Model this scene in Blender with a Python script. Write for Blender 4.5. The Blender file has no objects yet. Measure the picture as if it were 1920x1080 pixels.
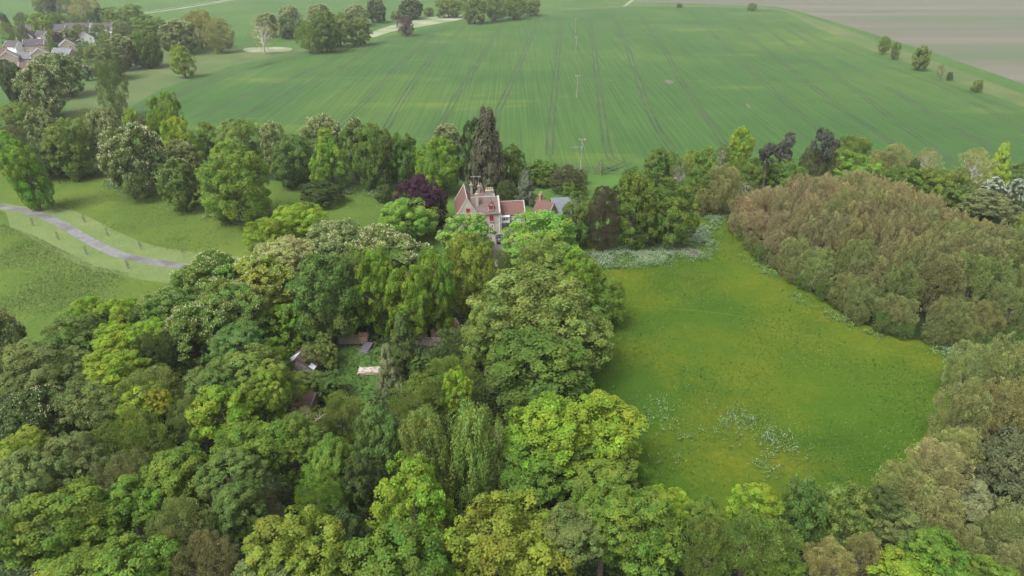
HAZE, EXPO = 0.00013, 1.22
TREES = '''
# x0 y0 x1 y1 kind col H label
@ trees of the foreground wood|13
-50 585 36 700 HC s - blossoming chestnut cut by the left edge below the parkland meadow
118 562 205 630 LM l - pale lime tree, left of two at the lower edge of the left meadow
195 564 266 640 LM l - pale lime tree with a dark ivy stem, beside the big chestnut drift
92 592 200 680 SY b - blue green tree with rusty patches at the bottom corner of the left meadow
-10 650 100 735 SY s - grey green tree below the edge chestnut at far left
28 660 167 745 OK s - broad grey olive tree with brown flushes at far left
178 612 272 690 LM l - bright lime tree leaning over the dark ivied trunk
245 600 326 650 LM l - lime crown arching over a black ivy mass
257 622 322 695 YW d - dark ivy smothered tree under the lime arch
163 655 268 725 LM l - low yellow lime tree between the grey olive and the dark ivy
225 690 340 760 AS s - sage tree under the lime trees, left of the big flowering chestnut
260 548 370 618 HC g - white flowering chestnut at the left end of the drift below the drive
365 530 502 640 HC g - dense white flowering chestnut in the centre of the drift below the drive
292 575 436 705 HC g - lowest and largest white flowering chestnut of the drift
340 474 470 580 HC v - chestnut with fresh green leaves where the drive enters the wood
430 480 556 590 HC y - chestnut with yellowing blossom right of the drive end
478 446 586 505 HC c - pale cream chestnut covered in blossom below the yellow green dome
462 408 548 480 OK l - left lobe of yellow green dome tree, alone on the meadow edge
508 383 615 462 OK l - tall yellow green dome tree with a dark hollow on the meadow edge
572 411 695 495 HC s - grey green flowering chestnut right of the yellow green dome
632 427 838 520 HC s - very wide chestnut with white blossom along its top ridge
690 452 790 540 SY b - blue green tree under the white ridge of the wide chestnut
553 482 668 645 SY b 15 tall dark blue green tree left of the lime thicket
620 470 700 600 SY b 14 shaded green tree wedged behind the lime thicket
666 470 742 645 LM L 15 left column of the bright lime thicket above the clearing
728 495 805 650 LM L 14 middle lower column of the bright lime thicket above the clearing
780 472 852 635 LM L 15 right tall column of the bright lime thicket above the clearing
400 606 492 680 SY b - sea green tree tucked under the lowest flowering chestnut
488 572 572 665 SB L 8 rounded bright green bush tree above the shed
520 515 572 590 LM L 10 narrow bright green tree above the rounded bush
484 650 545 705 SB v 6 small yellow green bush left of the white sheeted shed
355 678 455 748 SY b - jade tree in front of the lowest flowering chestnut
405 658 525 745 LM o - olive lime tree in front of the white sheeted shed
503 690 570 760 LM y 9 yellowish shrub tree hiding the left of the lower brick roof
545 690 610 745 SB o 4 olive bush below the shed roof
590 695 645 752 SB b 4 blue green bush at the left edge of the clearing
836 436 932 590 OK y 15 yellow olive oak below the house front
958 445 1070 520 OK o 15 pale olive oak below the round green tree by the house
922 470 962 520 AS s 8 grey green shrub tree beside the forecourt
1040 472 1122 575 OK L 14 bright green oak on the right flank of the oak hill
885 497 1100 640 OK o 17 giant olive oak, upper crown above the round tree
960 545 1142 690 OK o 13 olive oak lobe spilling right towards the meadow
868 565 985 690 OK o 13 darker olive oak on the left flank of the giant one
1095 517 1168 610 OK v 9 green oak skirt on the edge of the right meadow
1060 600 1135 700 OK v 8 shaded green oak skirt above the right meadow
920 612 1096 745 SY g 14 round green tree on the near end of the oak hill
728 590 782 695 SP d - sparse dark spruce in the clearing below the lime thicket
703 645 752 735 SP r - brown black conifer standing on the clearing lawn
812 610 908 680 YW d 6 dark rounded evergreen bush right of the clearing
765 660 810 705 SB b 4 small blue green bush between the spruce and the evergreen
790 662 908 760 AS o 11 pale olive fine leaved tree below the evergreen bush
735 700 840 805 AS o 11 brown olive tree below the brown black conifer
828 693 884 775 LM l 12 small brilliant yellow lime tree in the middle of the wood
752 755 850 960 WI o 14 drooping olive green willow, left half beside the brown track
830 750 948 960 WI o 14 drooping olive green willow hanging over the brown track
945 732 1110 860 SY l 13 broad fresh green tree, upper left part over the track
1040 735 1200 870 SY l 12 broad fresh green tree reaching furthest right over the meadow edge
935 800 1080 945 SY v 10 shaded green tree beside the brown track
1060 820 1190 925 SY v 9 green skirt tree below the broad fresh green tree
1140 855 1230 930 AS v 6 low green thicket on the corner of the right meadow
668 762 752 905 SY b 14 sea green domed tree left of the drooping willow
640 850 720 960 SY d 12 dark green tree below the sea green dome
700 862 840 1045 LM l 14 pyramidal yellow green tree in the lower middle
660 975 845 1100 SY v 13 green tree with bare dead twigs at the bottom centre
590 735 690 790 AS o 6 low olive bushes along the bottom of the clearing
835 920 1060 1100 OK y 14 great yellow olive oak at the bottom centre
1015 945 1125 1060 SY s 13 sage green tree right of the great yellow olive oak
1068 895 1200 1010 SY v 13 fresh green tree above the sage one at the bottom
1130 925 1270 1090 SY v 13 large fresh green tree at the bottom, right of the sage one
1200 910 1292 1000 OK l 11 yellowish tree at the lower corner of the right meadow
1278 932 1352 1010 LM v 11 light green tree at the bottom edge of the right meadow
1368 908 1462 985 LM l 12 brilliant yellow green tree at the bottom edge of the right meadow
1280 968 1375 1100 AS o 13 thin olive tree with bare pale stems at the bottom
1355 958 1495 1080 AS o 13 brownish olive tree below the brilliant yellow green one
1425 1025 1500 1100 SY v 10 small green tree on the bottom edge below the brownish olive one
1460 898 1548 1030 SY b 12 blue green tree right of the brilliant yellow green one
1538 908 1645 1025 OK o 12 olive green tree in the middle of the lower right row
1625 915 1690 975 SY d 12 small dark green tree left of the tan trees
1645 958 1735 1040 SY s 11 olive sage tree below the small dark green one
1512 1012 1595 1100 AS t 12 brown budding tree, left of two on the bottom edge
1588 1000 1650 1100 AS t 12 brown budding tree, right of two on the bottom edge
1640 1035 1775 1110 SY l 12 bright green tree cut by the bottom edge, lower right
1702 998 1816 1080 SY v 12 vivid green tree among the tan trees at lower right
1810 1050 1905 1110 SY v 11 green tree cut by the bottom edge near the right corner
0 735 140 845 HC d 13 deep green chestnut on the left edge of the lower wood
0 810 92 880 OK y 13 yellow olive tree on the left edge below the deep green chestnut
110 725 235 850 OK s 13 grey olive tree right of the deep green chestnut
180 770 320 870 AS o 12 olive green tree under the golden tinged lime
218 715 322 795 LM l 12 lime tree with one golden bough
276 730 322 782 LM k 12 golden yellow bough tree beside the lime tree
320 740 400 830 AS s 12 sage tree between two lime trees in the lower left wood
358 718 480 830 LM l 13 large yellow lime tree in the lower left wood
470 690 540 785 LM y 13 yellow olive tree left of the lower brick roof
400 790 520 905 SY v 13 mid green tree below the large yellow lime
500 775 605 900 SY v 13 fresh green tree below the lower brick roof
575 820 660 915 SY v 12 green tree left of the dark green one in the lower wood
530 760 612 830 BA s 8 pale grey leafless shrub beside the lower brick roof
0 850 110 950 SY s 13 grey green tree on the left edge, third up from the corner
85 820 185 925 SY s 13 grey green tree right of the yellow olive edge tree
170 850 290 940 AS r 12 brown tinged tree in the middle of the lower left wood
270 835 400 955 SY v 13 fresh green tree right of the brown tinged one
200 890 310 990 SY v 12 yellow green leafy tree below the brown tinged one
378 845 485 930 SY b 13 blue green tree in the middle of the lower left wood
30 915 215 1050 SY v 13 very broad green tree in the lower left corner wood
0 965 62 1100 SY g 13 dark green tree in the bottom left corner
80 1030 220 1110 SY v 12 green tree on the bottom edge below the very broad one
165 1005 330 1110 SY v 12 second green tree along the bottom edge from the left corner
285 935 390 1030 AS s 12 grey sage tree with brown twigs in the lower left wood
378 915 430 1000 SP r 12 rusty brown conifer, left of two in the lower wood
470 912 540 1010 SP r 12 rusty brown conifer with bare branches, right of two in the lower wood
405 900 490 1005 SY b 12 blue green tree between the two rusty conifers
330 995 440 1100 AS r 11 grey brown budding tree on the bottom edge
425 1030 565 1110 SY s 11 sage green tree on the bottom edge left of the centre
470 950 640 1090 OK y 13 golden olive oak in the lower left wood
560 885 650 985 AS v 11 loose green tree above the golden olive oak
590 960 690 1080 SY d 11 dark green tree between the golden oak and the dead twigs
@ tan trees at the lower right|11
1775 648 1850 735 CP y2 9 pale yellow green tree on the right edge of the meadow, left of two
1840 640 1935 740 CP y2 9 pale yellow green tree on the right picture edge above the tan trees
1757 720 1850 830 CP t 10 tan tree touching the right end of the meadow
1830 720 1935 840 CP t 10 tan tree on the right picture edge above the dark conifer
1745 808 1845 870 CP y2 9 low yellow tan tree below the right end of the meadow
1698 830 1815 925 CP t - pale tan tree left of the dark conifer
1640 865 1745 955 CP y2 - yellow tan tree at the lower right corner of the meadow
1665 905 1805 1010 CP t - broad tan tree below the pale tan one
1800 810 1945 950 SP k3 - dark conifer mass with dead red tips on the right edge
1775 900 1870 985 SP r 10 dying conifer with reddish grey twigs at lower right
1740 972 1840 1050 CP t 10 small tan tree above the vivid green one at lower right
1840 945 1940 1060 CP y2 11 olive tan tree in the lower right corner
1870 1020 1960 1110 CP t 11 tan tree cut by the lower right corner
@ trees around the house|-
730 332 842 428 BE p - copper beech with dark purple leaves left of the house
703 367 824 450 SY w - vivid fresh green tree in front of the copper beech
820 398 931 482 HC w - flowering chestnut hiding the front of the house
931 394 1084 492 SY w - broad vivid green dome tree right of the parked car
1052 360 1114 465 SY b - blue green upright tree beside the slate roof
1098 350 1172 465 AS k2 - bronze brown drooping tree right of the outbuilding
1138 318 1240 458 SY g - tall green tree, left half of the great tree right of the house
1205 340 1305 458 SY g - wide green tree, right half of the great tree right of the house
1208 279 1278 345 SY g - pale green tree behind the great tree right of the house
1250 298 1295 360 BA s - grey twiggy tree behind the great tree
858 222 915 350 YW d - dark evergreen left of the tall redwood
874 205 952 352 SQ q - tall dark redwood with a red trunk behind the house
925 272 988 345 SY g - green tree right of the tall redwood
963 318 1008 380 SP s2 - blue grey spruce behind the right wing of the house
928 338 968 384 YW d - dark bush between the redwood and the spruce
1028 310 1098 362 YW k3 - dark bronze green dome yew by the field edge
980 300 1048 346 SB g - green garden shrub under the field edge
1005 312 1046 346 SB v - light green hedge bush left of the yew
1053 341 1082 374 SB v - small bright green bush below the yew
1077 343 1102 366 SB s - small grey bush right of the bright green bush
1085 318 1104 346 SB s - pale grey shrub at the right of the yew
1000 368 1028 394 SB o - low olive bush behind the red outbuilding
1120 300 1134 330 BA s - young bare tree alone on the near edge of the wheat
@ trees of the belt left of the house|-
-10 255 42 392 SY L - green tree on the left picture edge by the drive
12 272 90 392 SY L - bright green tree beside the drive at the left edge
2 198 68 252 OK o - olive dome tree at the left end of the belt
0 240 58 285 AS r - brown budding tree at the left end of the belt
55 210 116 290 HC s - flowering chestnut behind the olive belt trees
58 270 138 325 SY d - dark green tree low in the left belt
88 232 176 322 OK o - olive green tree in the left belt
150 208 184 275 LM o - small olive tree left of the belt chestnut
168 209 236 325 HC s - tall flowering chestnut with green flank in the left belt
228 207 266 250 LM l - small lime tree beside the belt chestnut
253 218 284 252 AS r - small tan brown bush left of the lime columns
274 186 312 285 LM L - left column of the tall lime pair by the wheat
300 178 345 285 LM L - right column of the tall lime pair by the wheat
195 242 308 358 HC s - round flowering chestnut standing alone on the left meadow
308 224 370 318 LM l - yellow lime tree behind the round chestnut
365 230 410 300 LM v - green tree right of the yellow lime
330 280 375 340 SB d - shaded green undergrowth tree between chestnut and lime
308 266 376 336 HC s - upper small chestnut left of the great yellow green oak
300 300 374 388 HC g - low bushy chestnut left of the great yellow green oak
366 274 508 408 OK v2 - great yellow green oak on the left meadow
400 224 500 315 OK o - olive domed tree behind the great oak
490 232 548 335 HC s - grey green chestnut right of the olive dome
505 255 592 345 SY b - dark blue green tree in the middle of the belt
558 216 645 300 HC s - chestnut with white blossom left of the cone tree
576 243 658 354 LM c2 - bright green cone shaped tree in the belt
558 338 648 368 SB d - low bramble mound in front of the cone tree
638 222 702 335 HC g - green chestnut right of the cone tree
662 234 742 350 SY g - green tree with ivy in the belt left of the house
694 247 742 330 AS r - dead brown ivied tree in the belt
724 247 792 348 SY g - green tree right of the dead brown one
774 260 868 362 SY L - full round green chestnut left of the redwood
812 232 864 284 HC s - white flowering chestnut at the field edge
700 345 740 378 SB d - dark undergrowth bush by the copper beech
@ trees of the belt right of the house|-
1280 282 1312 330 SB y - yellow green bush at the left end of the right belt
1305 276 1345 325 SB v - green bush next to the yellow green one in the right belt
1338 272 1368 322 BA s - grey bare tree left of the tall lime one
1360 242 1412 318 LM l - tall lime green tree against the wheat in the right belt
1280 312 1340 390 SY g - green tree behind the bare pinkish tree
1318 310 1392 398 AS t - pinkish brown tree on a forked trunk by the meadow corner
1288 345 1335 398 AS t - small brownish tree at the meadow corner
1370 338 1430 382 BA s - pale grey dead thicket above the copse
1385 298 1445 368 SY g - green tree in front of the dark pines
1430 300 1510 370 SY v - fresh green tree in front of the dark pines
1370 300 1410 350 AS o - olive brown tree below the tall lime one
1418 268 1462 310 PI pn - dark pine, lower of the pair by the wheat
1448 250 1496 305 PI pn - dark pine, taller of the pair by the wheat
1516 249 1573 305 PI pn - lone leaning dark pine right of the pair
1490 280 1545 358 AS r - brown tree under the lone pine
1530 290 1580 360 AS r - grey brown tree right of the lone pine
1550 291 1652 362 OK w - vivid yellow green round tree in the right belt
1562 256 1635 310 AS o - fuzzy olive tree behind the vivid round one
1625 285 1670 330 AS t - small tan tree right of the fuzzy olive one
1642 274 1712 330 AS t - grey tan budding tree in the right belt
1640 318 1735 372 SY g - green tree behind the top of the copse
1708 282 1765 335 BA t - greyish bare tree in the right belt
1712 318 1790 378 OK o - olive green tree right of the copse top
1770 318 1820 370 OK o - small olive tree before the grey bare one
1793 283 1862 350 BA t - large greyish bare tree near the right edge
1850 275 1897 345 SP y - yellow tipped dark conifer near the right edge
1890 310 1935 350 SB o - olive bush on the right edge behind the blossom
1834 336 1884 380 HW d - white blossoming hawthorn, larger of two at right
1884 340 1925 384 HW d - white blossoming hawthorn on the right picture edge
1800 362 1910 404 SB r - dark bramble mound below the white hawthorns
1760 350 1830 392 SB o - olive scrub between the copse and the bramble mound
1700 300 1722 340 YW d - narrow dark evergreen in the right belt
@ trees by the village|-
37 125 128 208 HC s - large flowering chestnut below the village houses
0 118 44 210 SY d - dark green tree at the left edge below the village
70 105 148 172 HC g - green chestnut behind the large flowering one
180 120 238 212 AS s - tall wispy grey green tree at the corner of the wheat
319 87 364 140 LM y - lone rounded tree on the meadow beyond the belt
162 86 230 142 OK s - olive tree at the right end of the village
205 70 255 125 HC s - pale blossoming tree right of the village
240 60 300 120 SY g - green domed tree right of the village
255 78 300 122 SY v - lower green tree beside the meadow
302 40 372 96 HC s - round chestnut with pale blossom beyond the meadow
333 21 412 86 AS t - tall brown tree beyond the meadow
384 36 435 94 AS t - pinkish brown tree at the corner of the meadow
250 30 312 72 OK o - olive tree among the trees beyond the village
458 36 524 96 DT t - whitish dead tree with bare branches
480 26 525 66 HC s - chestnut behind the dead tree
518 12 572 68 HC s - dense chestnut right of the dead tree
553 40 602 96 AS o - olive tree at the left end of the field clump
580 20 640 94 SY g - big green tree of the field clump
610 24 662 84 OK o - middle tree of the field clump
650 34 698 82 LM o - right end tree of the field clump
575 8 625 50 HC s - chestnut behind the field clump
643 9 694 42 HC s - left chestnut of three along the far meadow
686 -2 724 40 HC d - middle chestnut of three along the far meadow
745 -4 794 34 HC d - right chestnut of three along the far meadow
742 29 778 65 AS p2 - small purplish bush on the far edge of the wheat
730 20 752 36 SB s - small grey bush between the far chestnuts
794 14 814 30 SB s - small dark bush right of the far chestnuts
815 -8 866 26 OK o - olive tree at the left of the far wood
866 -12 912 42 OK o - green tree at the near corner of the far wood
905 -10 952 38 AS s - grey tree in the middle of the far wood
940 -12 985 34 OK o - olive tree in the middle of the far wood
975 -8 1016 28 LM o - green tree at the right end of the far wood
62 -5 92 22 OK o - olive tree beside the far road
85 -8 112 20 SY d - dark tree beside the far road
108 -4 140 24 AS s - grey tree over the far road
130 -8 184 22 AS t - orange brown tree by the far road
190 16 240 54 OK o - olive round tree beyond the village roofs
225 11 272 54 OK o - larger olive tree beyond the village roofs
208 40 244 70 HC s - pale round chestnut among the far village trees
56 28 98 70 LM l - lime green tree rising among the village roofs
28 26 56 52 AS s - grey green tree left of the village lime
0 26 14 50 SY d - dark tree on the left edge beyond the village
90 26 124 54 SY g - green tree right of the village lime
120 28 156 52 AS s - grey brown tree in the far village hedge
155 22 182 50 SY b - blue green tree in the far village hedge
176 17 200 48 SY d - dark tree at the end of the far village hedge
0 44 30 72 AS s - grey tree at the left edge among the roofs
28 44 52 78 SY s - grey green garden tree left of the village lime
2 66 30 84 SB v - bright green garden bush at the left edge
100 62 124 86 BE p - small purple leaved garden tree in the village
86 58 108 84 OK o - olive garden tree left of the purple one
116 55 146 84 HC s - pale garden tree right of the purple one
134 48 172 72 AS s - grey green garden trees before the long roof
170 46 206 68 AS s - grey green garden tree at the right of the long roof
92 80 114 96 SB b - blue green conifer bush between the houses
74 88 92 100 SB k - yellow bush between the houses
97 90 112 100 SB l - small yellow green bush between the houses
148 80 176 110 SY g - green garden tree before the white gable
184 64 212 90 OK v - light green tree right of the white gable
205 60 244 96 SY g - green tree behind the right village end
134 106 154 126 SB s - grey garden bush at the village edge
150 126 172 148 SB d - dark hedge bush at the village edge
270 44 304 68 AS r - brown tree behind the meadow trees
236 48 262 76 AS r - small brown tree behind the green domed tree
@ trees on the far field hedge|-
1647 70 1670 98 AS o - first small tree on the right field boundary from the left
1671 81 1688 109 OK o - second small rounded tree on the right field boundary
1711 89 1746 127 OK o - wide branched tree on the right field boundary
1756 122 1772 144 BA s - small grey shrub on the right field boundary
1774 136 1788 149 SB d - tiny dark bush on the right field boundary
1821 151 1846 170 SB o - rounded bush nearest on the right field boundary
1401 6 1420 19 SB s - round grey bush on the far edge of the wheat
1268 5 1280 14 SB s - tiny bush on the far edge of the wheat
'''
import bpy, math, random
import numpy as np
from mathutils import Vector
R_ = math.radians
C = bpy.context.scene.collection
scene = bpy.context.scene
random.seed(7)

# ------------------------------------------------------------------ camera
CAM_H, PITCH, F = 62.0, R_(27.6), 1280.0
cam_d = bpy.data.cameras.new('camera'); cam = bpy.data.objects.new('camera', cam_d); C.objects.link(cam)
cam_d.sensor_width = 36.0; cam_d.lens = 24.0; cam_d.clip_end = 9000; cam_d.clip_start = 0.5
cam.location = (0, 0, CAM_H); cam.rotation_euler = (math.pi/2 - PITCH, 0, 0)
scene.camera = cam
SP_, CP_ = math.sin(PITCH), math.cos(PITCH)
def ray(px, py):
    a = (px-960)/F; b = (540-py)/F
    return Vector((a, CP_+b*SP_, -SP_+b*CP_))
def at(px, py, z=0.0):
    """photo pixel -> point of the site survey at height z"""
    d = ray(px, py)
    t = (z-CAM_H)/d.z
    return Vector((d.x*t, d.y*t, z))
def depth(p): return p.y*CP_ + (CAM_H-p.z)*SP_

# ------------------------------------------------------------------ materials
def mat(name):
    m = bpy.data.materials.new(name); m.use_nodes = True
    nt = m.node_tree; nt.nodes.clear()
    out = nt.nodes.new('ShaderNodeOutputMaterial')
    return m, nt, out
def N(nt, t, **kw):
    n = nt.nodes.new(t)
    for k, v in kw.items():
        if k in n.inputs.keys() if isinstance(k, str) else False: n.inputs[k].default_value = v
        else: setattr(n, k, v)
    return n
def ramp(nt, fac, stops):
    r = nt.nodes.new('ShaderNodeValToRGB')
    el = r.color_ramp.elements
    while len(el) < len(stops): el.new(0.5)
    for e, (p, c) in zip(el, stops): e.position = p; e.color = (*c, 1)
    nt.links.new(fac, r.inputs[0]); return r.outputs[0]
def noise(nt, scale, detail=4, rough=.55, vec=None, dist=0.0):
    n = nt.nodes.new('ShaderNodeTexNoise'); n.inputs['Scale'].default_value = scale
    n.inputs['Detail'].default_value = detail; n.inputs['Roughness'].default_value = rough
    n.inputs['Distortion'].default_value = dist
    if vec is not None: nt.links.new(vec, n.inputs['Vector'])
    return n.outputs['Fac']
def mix(nt, f, a, b, mode='MIX'):
    m = nt.nodes.new('ShaderNodeMix'); m.data_type = 'RGBA'; m.blend_type = mode
    for s, v in ((m.inputs[0], f), (m.inputs[6], a), (m.inputs[7], b)):
        if hasattr(v, 'is_linked') or isinstance(v, bpy.types.NodeSocket): nt.links.new(v, s)
        elif isinstance(v, (int, float)): s.default_value = v
        else: s.default_value = (*v, 1)
    return m.outputs[2]
def vmap(nt, scale=(1,1,1), rotz=0):
    g = nt.nodes.new('ShaderNodeNewGeometry'); m = nt.nodes.new('ShaderNodeMapping')
    nt.links.new(g.outputs['Position'], m.inputs['Vector'])
    m.inputs['Scale'].default_value = scale; m.inputs['Rotation'].default_value = (0, 0, rotz)
    return m.outputs[0]
def prin(nt, out, col, rough=.8, spec=.2, bump=None, bstr=.3, bdist=.1):
    p = nt.nodes.new('ShaderNodeBsdfPrincipled')
    if isinstance(col, bpy.types.NodeSocket): nt.links.new(col, p.inputs['Base Color'])
    else: p.inputs['Base Color'].default_value = (*col, 1)
    p.inputs['Roughness'].default_value = rough; p.inputs['Specular IOR Level'].default_value = spec
    if bump is not None:
        b = nt.nodes.new('ShaderNodeBump'); b.inputs['Strength'].default_value = bstr; b.inputs['Distance'].default_value = bdist
        nt.links.new(bump, b.inputs['Height']); nt.links.new(b.outputs[0], p.inputs['Normal'])
    nt.links.new(p.outputs[0], out.inputs[0]); return p
def rough_mat(name, c1, c2, scale, rough=.85, spec=.2, bstr=.4, bdist=.05, c3=None, s3=.1):
    m, nt, out = mat(name)
    v = vmap(nt)
    col = ramp(nt, noise(nt, scale, 5, .6, v), [(.35, c1), (.65, c2)])
    if c3: col = mix(nt, ramp(nt, noise(nt, s3, 3, .6, v), [(.45, (0,0,0)), (.65, (1,1,1))]), col, c3)
    prin(nt, out, col, rough, spec, noise(nt, scale*3, 3, .6, v), bstr, bdist)
    return m

# leaves: the colour is the tree's own (object colour), varied leaf by leaf
def leaf_material(name, trans=.44, rough=.6, spec=.12):
    m, nt, out = mat(name)
    oi = nt.nodes.new('ShaderNodeObjectInfo')
    tv = nt.nodes.new('ShaderNodeAttribute'); tv.attribute_name = 'tint'
    th = nt.nodes.new('ShaderNodeAttribute'); th.attribute_name = 'hue'
    hs = nt.nodes.new('ShaderNodeHueSaturation')
    nt.links.new(oi.outputs['Color'], hs.inputs['Color'])
    nt.links.new(tv.outputs['Fac'], hs.inputs['Value']); nt.links.new(th.outputs['Fac'], hs.inputs['Hue'])
    p = nt.nodes.new('ShaderNodeBsdfPrincipled')
    nt.links.new(hs.outputs[0], p.inputs['Base Color'])
    p.inputs['Roughness'].default_value = rough; p.inputs['Specular IOR Level'].default_value = spec
    t = nt.nodes.new('ShaderNodeBsdfTranslucent')
    nt.links.new(mix(nt, 1.0, hs.outputs[0], (1.15, 1.15, .6), 'MULTIPLY'), t.inputs[0])
    ms = nt.nodes.new('ShaderNodeMixShader'); ms.inputs[0].default_value = trans
    nt.links.new(p.outputs[0], ms.inputs[1]); nt.links.new(t.outputs[0], ms.inputs[2])
    nt.links.new(ms.outputs[0], out.inputs[0])
    return m
M = {}
M['leaf'] = leaf_material('leaf')
M['needle'] = leaf_material('needle', .08, .7, .12)
def flat(name, col, rough=.8, spec=.2, metal=0):
    m, nt, out = mat(name); p = prin(nt, out, col, rough, spec); p.inputs['Metallic'].default_value = metal; return m
M['blossom'] = flat('blossom', (.46, .46, .27), .8, .1)
M['may'] = flat('may_blossom', (0.4140,0.4410,0.3780), .8, .1)
M['bark'] = rough_mat('bark', (.06, .047, .035), (.12, .10, .08), 4)
M['pale_bark'] = rough_mat('pale_bark', (.30, .28, .25), (.42, .40, .37), 4)
M['red_bark'] = rough_mat('red_bark', (.14, .045, .03), (.22, .08, .05), 4)

def ground_mat(name, stops, s1, s2, yellow=None, ys=.05, white=None, stretch=None, bstr=.6, bdist=.25, yt=(.5,.7), mot=.2):
    m, nt, out = mat(name); v = vmap(nt)
    big = noise(nt, s1, 5, .6, v, .4); mid = noise(nt, s2, 5, .65, v); fine = noise(nt, 1.7, 4, .7, v)
    col = ramp(nt, big, stops)
    col = mix(nt, ramp(nt, mid, [(.3, (mot,mot,mot)), (.7, (1,1,1))]), mix(nt, 1.0, col, (.74, .80, .78), 'MULTIPLY'), col)
    col = mix(nt, ramp(nt, fine, [(.25, (0,0,0)), (.75, (1,1,1))]), mix(nt, 1.0, col, (.70, .73, .72), 'MULTIPLY'), mix(nt, 1.0, col, (1.2, 1.18, 1.18), 'MULTIPLY'))
    if yellow:
        yf = ramp(nt, noise(nt, ys, 5, .65, v), [(yt[0], (0,0,0)), (yt[1], (1,1,1))])
        yn = ramp(nt, noise(nt, .9, 4, .7, v), [(.35, (.15,)*3), (.7, (.9,)*3)])
        f = mix(nt, 1.0, yf, yn, 'MULTIPLY')
        col = mix(nt, f, col, yellow)
    if white:
        vo = nt.nodes.new('ShaderNodeTexVoronoi'); vo.inputs['Scale'].default_value = 1.1
        nt.links.new(v, vo.inputs['Vector'])
        wf = mix(nt, 1.0, ramp(nt, vo.outputs['Distance'], [(.0, (1,)*3), (.2, (0,)*3)]),
                 ramp(nt, noise(nt, .06, 4, .6, v), [(.52, (0,)*3), (.68, (.7,)*3)]), 'MULTIPLY')
        col = mix(nt, wf, col, white)
    prin(nt, out, col, .9, .1, fine, bstr, bdist)
    return m
M['ground'] = ground_mat('ground', [(.3, (0.0409,0.0854,0.0208)), (.7, (0.0632,0.1114,0.0260))], .02, .15)
M['parkland'] = ground_mat('parkland', [(.28, (0.0497,0.0881,0.0150)), (.5,(0.0657,0.1023,0.0158)), (.72, (0.0841,0.1129,0.0190))], .028, .12, yellow=(0.1202,0.1269,0.0190), ys=.03, yt=(.5,.75), white=(0.2805,0.2821,0.1766))
M['meadow'] = ground_mat('meadow', [(.25, (0.0239,0.0606,0.0055)), (.5,(0.0418,0.0798,0.0049)), (.75, (0.0587,0.0867,0.0055))], .024, .16, yellow=(0.1198,0.1098,0.0066), ys=.045, yt=(.46,.72), white=(0.2035,0.2311,0.1324))
M['trod'] = ground_mat('trodden_grass', [(.3, (.062,.098,.014)), (.7, (.095,.125,.018))], .3, .8)
M['mown'] = ground_mat('mown', [(.3, (0.0930,0.1323,0.0428)), (.7, (0.1215,0.1501,0.0536))], .06, .3)
M['lawn'] = ground_mat('lawn', [(.3, (0.0420,0.1008,0.0168)), (.7, (0.0672,0.1218,0.0252))], .08, .4)
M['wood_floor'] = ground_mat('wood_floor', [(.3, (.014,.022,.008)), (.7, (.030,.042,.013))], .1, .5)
M['far_grass'] = ground_mat('far_grass', [(.3, (0.0581,0.0930,0.0320)), (.7, (0.0872,0.1105,0.0407))], .012, .06, yellow=(0.1163,0.1163,0.0407), ys=.015)
M['daisy'] = ground_mat('daisy', [(.3, (0.1216,0.1520,0.0684)), (.7, (0.2584,0.2660,0.1900))], .05, .12)
M['track'] = rough_mat('track', (.10,.075,.05), (.16,.12,.085), 1.5)
M['tarmac'] = rough_mat('tarmac', (0.0989,0.1006,0.1015), (0.1419,0.1428,0.1428), .8, c3=(0.0731,0.0688,0.0688), s3=.12)
M['gravel'] = rough_mat('gravel', (0.1400,0.1260,0.1155), (0.1960,0.1820,0.1680), 2.5, c3=(0.1120,0.1050,0.0910), s3=.3)

def wheat():
    m, nt, out = mat('wheat'); ROT = R_(-4)
    v = vmap(nt)
    big = noise(nt, .007, 5, .55, v, .6); mid = noise(nt, .035, 5, .6, v)
    col = ramp(nt, big, [(.3, (.032,.076,.018)), (.5, (.042,.088,.018)), (.72, (.070,.110,.021))])
    col = mix(nt, ramp(nt, mid, [(.3, (.2,)*3), (.7, (1,)*3)]), mix(nt, 1.0, col, (.76,.84,.80), 'MULTIPLY'), col)
    yv = vmap(nt, (.011, .028, 1), ROT)
    col = mix(nt, ramp(nt, noise(nt, 1.0, 4, .6, yv), [(.57, (0,)*3), (.72, (.55,)*3)]), col, (0.1110,0.1406,0.0207))
    st = vmap(nt, (1.3, .012, 1), ROT)
    col = mix(nt, ramp(nt, noise(nt, 1.0, 3, .6, st), [(.38, (0,)*3), (.62, (.9,)*3)]), mix(nt, 1.0, col, (.70,.80,.76), 'MULTIPLY'), mix(nt, 1.0, col, (1.13,1.1,1.1), 'MULTIPLY'))
    fine = noise(nt, 1.6, 4, .7, v)
    col = mix(nt, ramp(nt, fine, [(.25, (0,)*3), (.75, (.8,)*3)]), mix(nt, 1.0, col, (.80,.82,.82), 'MULTIPLY'), mix(nt, 1.0, col, (1.1,)*3, 'MULTIPLY'))
    prin(nt, out, col, .85, .15, fine, .6, .25)
    return m
M['wheat'] = wheat()
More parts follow.
